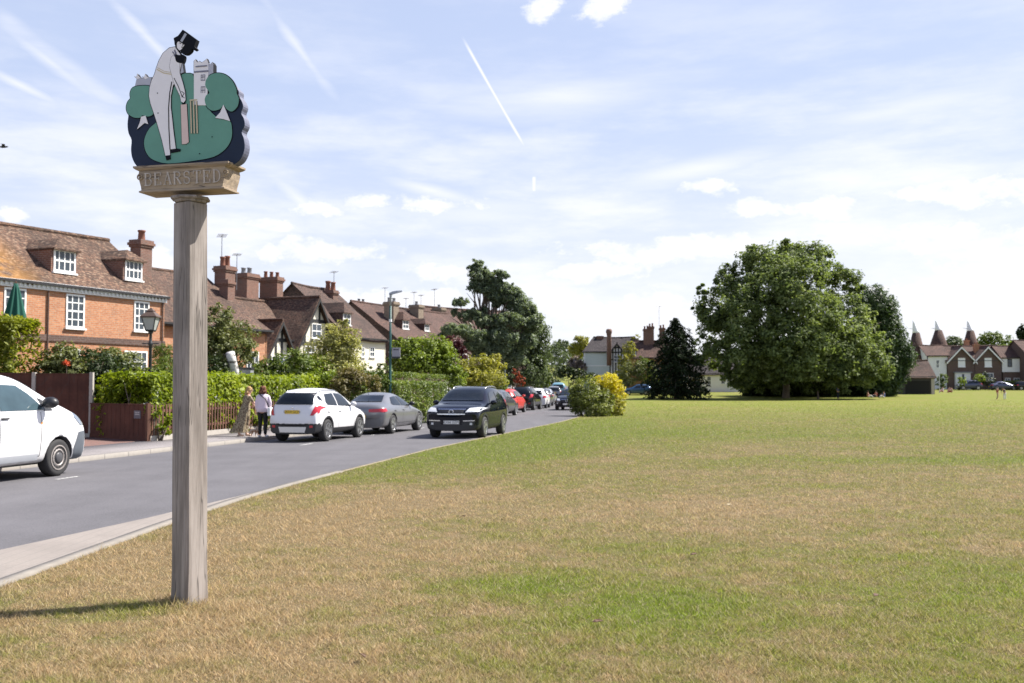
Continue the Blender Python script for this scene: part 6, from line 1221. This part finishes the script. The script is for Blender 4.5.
# ------------------------------------------------------------------ people
def skin_mesh(name, J, E, mat, parent, sub=2):
    """J: name -> (point, radius); E: bone list. Grows one smooth surface"""
    ks = list(J); me = bpy.data.meshes.new(name); me.from_pydata([J[k][0] for k in ks], [(ks.index(a), ks.index(b)) for a, b in E], []); o = link(name, me, parent)
    o.modifiers.new('k', 'SKIN').use_smooth_shade = True; sd = me.skin_vertices[0].data
    for i, k in enumerate(ks): r = J[k][1]; sd[i].radius = r if hasattr(r, '__len__') else (r, r); sd[i].use_root = (i == 0)
    m = o.modifiers.new('s', 'SUBSURF'); m.levels = m.render_levels = sub
    o2 = skin_eval(o); o.modifiers.clear(); o.data = o2; o2.materials.clear(); o2.materials.append(mat); o2.shade_smooth(); return o
def figure(label, loc, head, h=1.66, pose=None, skin=None, hands=True, group=None):
    """standing or walking figure facing +X; pose overrides joint positions (metres for a 1.66 m person)"""
    k = h / 1.66; J = {'pelvis': ((0, 0, .90), .115), 'waist': ((0, 0, 1.05), .105), 'chest': ((.01, 0, 1.24), .125), 'neck': ((.01, 0, 1.40), .055), 'jaw': ((.035, 0, 1.475), .062), 'skull': ((.015, 0, 1.555), .085)}
    for s, n in ((1, 'l'), (-1, 'r')):
        J.update({f'hip_{n}': ((0, s * .085, .86), .085), f'knee_{n}': ((.02, s * .09, .47), .055), f'ankle_{n}': ((0, s * .09, .085), .036), f'toe_{n}': ((.13, s * .10, .03), .028), f'sh_{n}': ((0, s * .155, 1.355), .052), f'elbow_{n}': ((-.02, s * .205, 1.09), .036), f'wrist_{n}': ((.04, s * .215, .87), .024), f'palm_{n}': ((.055, s * .215, .80), .030)})
    for q, v in (pose or {}).items(): J[q] = (v, J[q][1])
    E = [('pelvis', 'waist'), ('waist', 'chest'), ('chest', 'neck'), ('neck', 'jaw'), ('jaw', 'skull')]
    for n in 'lr': E += [('pelvis', f'hip_{n}'), (f'hip_{n}', f'knee_{n}'), (f'knee_{n}', f'ankle_{n}'), (f'ankle_{n}', f'toe_{n}'), ('chest', f'sh_{n}'), (f'sh_{n}', f'elbow_{n}'), (f'elbow_{n}', f'wrist_{n}'), (f'wrist_{n}', f'palm_{n}')]
    t = thing('person', label, 'person', loc, head, group)
    if hands:
        for n in 'lr':
            w = Vector(J[f'wrist_{n}'][0]); p = Vector(J[f'palm_{n}'][0]); d = (p - w).normalized(); sx = Vector((1, 0, 0)) if abs(d.x) < .8 else Vector((0, 0, 1)); sx = (sx - d * sx.dot(d)).normalized()
            for i, (o_, L) in enumerate([(.026, .065), (.009, .075), (-.009, .07), (-.026, .055)]):
                J[f'f{i}a_{n}'] = (tuple(p + sx * o_ + d * .03), .010); J[f'f{i}b_{n}'] = (tuple(p + sx * o_ * 1.15 + d * (.03 + L)), .008); E += [(f'palm_{n}', f'f{i}a_{n}'), (f'f{i}a_{n}', f'f{i}b_{n}')]
            J[f'th_{n}'] = (tuple(p + sx * .055 + d * .02), .011); E.append((f'palm_{n}', f'th_{n}'))
    J = {q: (tuple(Vector(v[0]) * k), (v[1] * k)) for q, v in J.items()}
    skin_mesh('body', J, E, skin or MT['skin'], t); hd = Vector(J['skull'][0]); jw = Vector(J['jaw'][0]); f = Vector((1, 0, 0))
    mb = MB(); c = hd.lerp(jw, .42) + Vector((.078 * k, 0, 0)); mb.ellipsoid(c + Vector((.008, 0, -.01)), (.016, .012, .022), 8, 6); mb.build('nose', skin or MT['skin'], t, True)
    mb = MB()
    for s in (-1, 1): mb.ellipsoid(c + Vector((-.010, s * .033, .022)), (.010, .012, .008), 8, 6)
    mb.build('eyes', MT['black'], t, True); MB().ellipsoid(c + Vector((-.006, 0, -.055)), (.010, .024, .007), 8, 6).build('mouth', plain('lips', (.45, .17, .15)), t, True)
    return t, J, k
def sub_skin(t, J, names, edges, grow, mat, name): return skin_mesh(name, {n: (J[n][0], J[n][1] + grow) for n in names}, edges, mat, t)
def loftcloth(name, rings, mat, parent, n=28, fold=.0, nf=9):
    mb = MB(); rg = []
    for i, (c, rx, ry) in enumerate(rings):
        f = fold * i / len(rings); rg.append([(c[0] + rx * (1 + f * math.cos(nf * a + i * .35)) * math.cos(a), c[1] + ry * (1 + f * math.cos(nf * a + i * .35)) * math.sin(a), c[2]) for a in np.linspace(0, 6.2832, n + 1)[:-1]])
    mb.rings(rg, cap=False); return mb.build(name, mat, parent, True)
def hairmesh(t, blobs, mat, curl=.012, n=300, seed=1):
    r = np.random.default_rng(seed); mb = MB()
    for c, rad in blobs: mb.ellipsoid(c, rad, 14, 10)
    for v in range(len(mb.v)): mb.v[v] = tuple(np.array(mb.v[v]) + r.normal(size=3) * curl)
    return mb.build('hair', mat, t, True)
def pattern(name, a, b, sc=22):
    m, T = M_(name); o = T.n('ShaderNodeTexCoord').outputs['Object']; n = T.noise(o, sc, 3, .6); finish(T, T.mix(T.smooth(n, .44, .56), a, b), .85); return m
def women():
    z = .1; LEG = lambda n: [f'hip_{n}', f'knee_{n}', f'ankle_{n}']
    # fair haired woman in a long dress, leaning to her right toward the other
    g = G(245, 436.3, z); t, J, k = figure('fair haired woman in a long patterned olive dress beside the picket fence', (g.x, g.y, z), yaw(.9, .35), 1.66, {'chest': ((.07), 0, 1.23), 'neck': (.10, 0, 1.385), 'jaw': (.145, 0, 1.45), 'skull': (.13, 0, 1.53), 'sh_l': (.07, .15, 1.34), 'sh_r': (.09, -.15, 1.34), 'elbow_l': (.22, .19, 1.13), 'wrist_l': (.36, .15, .94), 'palm_l': (.40, .14, .88), 'elbow_r': (.24, -.17, 1.12), 'wrist_r': (.40, -.12, .95), 'palm_r': (.44, -.11, .89), 'knee_l': (.10, .09, .47), 'ankle_l': (.04, .09, .085), 'toe_l': (.17, .10, .03), 'knee_r': (-.02, -.09, .47), 'ankle_r': (-.22, -.09, .10), 'toe_r': (-.10, -.1, .03)})
    t.scale = (.955, .955, .955); dm = pattern('olive_print', (.34, .29, .19), (.13, .09, .055))
    loftcloth('dress', [((.075, 0, 1.365), .07, .13), ((.07, 0, 1.32), .125, .185), ((.05, 0, 1.20), .145, .165), ((.01, 0, 1.04), .125, .14), ((0, 0, .96), .145, .165), ((-.03, 0, .80), .175, .19), ((-.08, 0, .55), .19, .21), ((-.15, 0, .30), .235, .22), ((-.19, 0, .13), .28, .23)], dm, t, fold=.22, nf=7)
    for n in 'lr': sub_skin(t, J, [f'sh_{n}', f'elbow_{n}'], [(f'sh_{n}', f'elbow_{n}')], .016, dm, 'sleeve')
    hairmesh(t, [((.115, 0, 1.55), (.10, .09, .095)), ((.06, 0, 1.46), (.06, .09, .12)), ((.03, .03, 1.36), (.045, .075, .13))], pattern('blond_hair', (.50, .33, .15), (.30, .18, .08), 40))
    for n in 'lr': p = Vector(J[f'toe_{n}'][0]); MB().ellipsoid((p.x - .05, p.y, .038), (.12, .042, .036), 12, 8).build('shoe', plain('beige_shoe', (.6, .45, .35)), t, True)
    # woman in pale top seen from behind
    g = G(262.5, 437.4, z); t, J, k = figure('woman in pale pink top and black trousers with a white bag seen from behind', (g.x, g.y, z), yaw(.12, .99), 1.66, {'elbow_r': (.02, -.24, 1.10), 'wrist_r': (.10, -.2, .90), 'palm_r': (.13, -.19, .84), 'jaw': (.045, -.01, 1.47), 'toe_l': (.12, .12, .03), 'toe_r': (.12, -.12, .03)})
    t.scale = (.955, .955, .955); bt = plain('black_trousers', (.012, .012, .014), .8)
    for n in 'lr': sub_skin(t, J, LEG(n), [(f'hip_{n}', f'knee_{n}'), (f'knee_{n}', f'ankle_{n}')], .016, bt, 'trouser_leg')
    tm = plain('pale_pink_knit', (.70, .60, .68), .85, .12, 14)
    loftcloth('top', [((.01, 0, 1.40), .065, .075), ((.0, 0, 1.37), .11, .185), ((.0, 0, 1.26), .145, .205), ((0, 0, 1.10), .14, .185), ((0, 0, .96), .155, .20), ((0, 0, .82), .165, .21), ((0, 0, .815), .12, .16)], tm, t, fold=.05)
    for n in 'lr': sub_skin(t, J, [f'sh_{n}', f'elbow_{n}', f'wrist_{n}'], [(f'sh_{n}', f'elbow_{n}'), (f'elbow_{n}', f'wrist_{n}')], .022, tm, 'sleeve')
    hairmesh(t, [((-.01, 0, 1.56), (.105, .10, .10)), ((-.04, 0, 1.49), (.085, .105, .09)), ((.0, -.05, 1.47), (.07, .07, .08))], pattern('auburn_hair', (.22, .09, .05), (.09, .035, .02), 40), .02)
    for n in 'lr': p = Vector(J[f'toe_{n}'][0]); MB().ellipsoid((p.x - .05, p.y, .04), (.125, .048, .04), 12, 8).build('shoe', MT['white'], t, True)
    p = t.matrix_basis @ Vector((-.06, -.27, .84)); b = thing('shoulder_bag', 'white shoulder bag with a dark strap carried by the woman in pink', 'bag', p, t.rotation_euler.z); MB().box(-.14, .14, -.05, .05, -.14, .12).build('body', MT['white'], b, bevel=.03)
    MB().tube([(.0, .02, .10), (-.10, .12, .38), (-.09, .28, .50), (.0, .38, .57), (.10, .36, .54), (.19, .24, .36), (.14, .05, .10)], .016, 6).build('strap', MT['black'], b, True)
    # small dog between them
    g = G(254, 437, z); t = thing('dog', 'small brown dog standing between the two women on the pavement', 'dog', (g.x, g.y, z), yaw(.8, -.5))
    J = {'hip': ((-.13, 0, .21), .058), 'belly': ((0, 0, .21), .06), 'chest': ((.13, 0, .22), .07), 'neck': ((.19, 0, .30), .042), 'head': ((.24, 0, .35), .048), 'muz': ((.31, 0, .33), .024), 'tail': ((-.2, 0, .27), .016), 'tip': ((-.24, 0, .35), .008)}; E = [('hip', 'belly'), ('belly', 'chest'), ('chest', 'neck'), ('neck', 'head'), ('head', 'muz'), ('hip', 'tail'), ('tail', 'tip')]
    for s, n in ((1, 'l'), (-1, 'r')):
        J.update({f'fe{n}': ((.13, s * .05, .14), .026), f'fw{n}': ((.12, s * .05, .07), .016), f'fp{n}': ((.14, s * .05, .015), .016), f'hk{n}': ((-.10, s * .05, .14), .034), f'hh{n}': ((-.17, s * .05, .075), .016), f'hp{n}': ((-.14, s * .05, .015), .016), f'e{n}': ((.22, s * .045, .40), .014)}); E += [('chest', f'fe{n}'), (f'fe{n}', f'fw{n}'), (f'fw{n}', f'fp{n}'), ('hip', f'hk{n}'), (f'hk{n}', f'hh{n}'), (f'hh{n}', f'hp{n}'), ('head', f'e{n}')]
    skin_mesh('body', J, E, pattern('dog_coat', (.26, .13, .07), (.5, .42, .34), 9), t); MB().ellipsoid((.333, 0, .338), (.010, .010, .008), 8, 6).build('nose', MT['black'], t, True)
women()
def simple_person(label, loc, head, h, top, leg, hair, pose=None, skirt=False, group=None):
    t, J, k = figure(label, loc, head, h, pose, hands=False, group=group)
    for n in 'lr':
        sub_skin(t, J, [f'hip_{n}', f'knee_{n}', f'ankle_{n}'], [(f'hip_{n}', f'knee_{n}'), (f'knee_{n}', f'ankle_{n}')], .016 * k, leg, 'trouser_leg'); sub_skin(t, J, [f'sh_{n}', f'elbow_{n}'], [(f'sh_{n}', f'elbow_{n}')], .02 * k, top, 'sleeve')
    sub_skin(t, J, ['pelvis', 'waist', 'chest'], [('pelvis', 'waist'), ('waist', 'chest')], .03 * k, top, 'top'); hd = J['skull'][0]; hairmesh(t, [((hd[0] - .015 * k, 0, hd[2] + .02 * k), (.095 * k, .09 * k, .085 * k)), ((hd[0] - .05 * k, 0, hd[2] - .05 * k), (.05 * k, .08 * k, .09 * k))], hair); return t
def far_people():
    wh = plain('white_cotton', (.72, .72, .72), .8); dk = plain('navy_cotton', (.02, .025, .045), .8); pk = plain('pink_cotton', (.6, .3, .3), .8); rd = plain('red_cotton', (.35, .06, .05), .8); bl = plain('blue_cotton', (.05, .16, .42), .8); br = plain('brown_hair', (.06, .035, .02), .8); tan = plain('fawn_cotton', (.45, .33, .22), .8)
    y = 119; c = P(1001.5, 400, y); run = {'hip_l': (0, .08, .86), 'knee_l': (.18, .09, .52), 'ankle_l': (.02, .09, .14), 'toe_l': (.14, .1, .09), 'knee_r': (-.05, -.09, .46), 'ankle_r': (-.22, -.09, .10), 'toe_r': (-.1, -.1, .03), 'elbow_l': (.02, .22, 1.1), 'wrist_l': (.22, .2, 1.0), 'palm_l': (.28, .2, .98)}
    bend = {'chest': (.22, 0, 1.14), 'neck': (.33, 0, 1.24), 'jaw': (.39, 0, 1.26), 'skull': (.42, 0, 1.33), 'sh_l': (.26, .15, 1.2), 'sh_r': (.26, -.15, 1.2), 'waist': (.1, 0, 1.02), 'elbow_l': (.38, .18, .98), 'wrist_l': (.44, .14, .76), 'palm_l': (.46, .13, .7), 'elbow_r': (.38, -.18, .98), 'wrist_r': (.44, -.14, .76), 'palm_r': (.46, -.13, .7)}
    simple_person('child in a dark red top walking on the far green', (P(997.5, 400, y).x, y, H(y)), yaw(1, .2), 1.55, rd, tan, br, run); simple_person('player in white trousers and navy top bending on the far green', (c.x + .25, y - .3, H(y)), yaw(-.8, -.5), 1.72, dk, wh, br, bend)
    sit = {'pelvis': (0, 0, .13), 'waist': (-.03, 0, .28), 'chest': (-.02, 0, .47), 'neck': (0, 0, .63), 'jaw': (.02, 0, .71), 'skull': (.01, 0, .785), 'hip_l': (.02, .09, .11), 'hip_r': (.02, -.09, .11), 'knee_l': (.38, .14, .33), 'knee_r': (.38, -.14, .33), 'ankle_l': (.62, .1, .06), 'ankle_r': (.62, -.1, .06), 'toe_l': (.74, .1, .03), 'toe_r': (.74, -.1, .03), 'sh_l': (-.02, .155, .585), 'sh_r': (-.02, -.155, .585), 'elbow_l': (.12, .22, .36), 'elbow_r': (.12, -.22, .36), 'wrist_l': (.32, .16, .38), 'wrist_r': (.32, -.16, .38), 'palm_l': (.37, .15, .38), 'palm_r': (.37, -.15, .38)}
    for px, y, m, l, lab, hd in [(943, 150, wh, pk, 'person in white sitting on the grass near the barn corner', yaw(-1, -.3)), (949.5, 149, pk, dk, 'person in pink sitting on the grass before the green shrub', yaw(-.6, -1)), (952, 148, tan, rd, 'person in fawn sitting apart at the end of the picnic group', yaw(-1, .2)), (868, 126, pk, wh, 'person in pink sitting in the shade below the big tree', yaw(1, -.3)), (876, 127, rd, dk, 'person in dark red sitting below the willow', yaw(-1, -.5)), (884, 125, bl, wh, 'person in blue sitting at the edge of the willow shade', yaw(-1, -.2))]:
        c = P(px, 398, y); simple_person(lab, (c.x, y, H(y)), hd, 1.66, m, l, br, sit, group='people sitting at the edge of the green')
    y = 122; c = P(838, 398, y); simple_person('person in blue standing in the shade beside the big tree', (c.x, y, H(y)), yaw(.6, -.8), 1.7, bl, dk, br)
    c = P(818, 398, 123); b = thing('timber_bollard', 'short weathered timber bollard in the shade right of the big trunk', 'bollard', (c.x, 123, H(123))); MB().lathe([(.12, -.1), (.12, .85), (.09, .95), (.0, 1.0)], 10).build('stem', MT['bark'], b)
    for px, lab in [(930, 'pale slim post at the right corner of the barn yard')]:
        c = P(939.5, 388, 146); q = thing('signpost', lab, 'post', (c.x, 146, H(146))); MB().tube([(0, 0, -.1), (0, 0, P(939.5, 362, 146).z - H(146))], .04, 8).build('pole', MT['white'], q)
    # aerial tip modelled as a small winged body at the left edge of the sky
    p = P(3, 147, 46); t = thing('aerial_tip', 'small dark winged aerial tip high at the left edge of the sky', 'aerial_tip', p, R(20)); J = {'b': ((0, 0, 0), .05), 'c': ((.1, 0, .01), .045), 'h': ((.18, 0, .03), .035), 'k': ((.23, 0, .025), .01), 't': ((-.16, 0, 0), .03), 'u': ((-.26, 0, 0), .02)}; E = [('b', 'c'), ('c', 'h'), ('h', 'k'), ('b', 't'), ('t', 'u')]
    skin_mesh('body', J, E, MT['iron'], t); mb = MB()
    for s in (-1, 1): mb.add([(.1, s * .03, .02), (-.06, s * .03, .02), (-.02, s * .25, .09), (.10, s * .22, .09), (-.10, s * .48, .03), (.1, s * .03, .032), (-.06, s * .03, .03), (-.02, s * .25, .1), (.10, s * .22, .1), (-.10, s * .48, .035)], [(0, 1, 2, 3), (3, 2, 4), (5, 8, 7, 6), (8, 9, 7), (0, 3, 8, 5), (1, 6, 7, 2), (3, 4, 9, 8), (2, 7, 9, 4)])
    mb.build('wing', MT['iron'], t)
far_people()
bpy.context.view_layer.update()
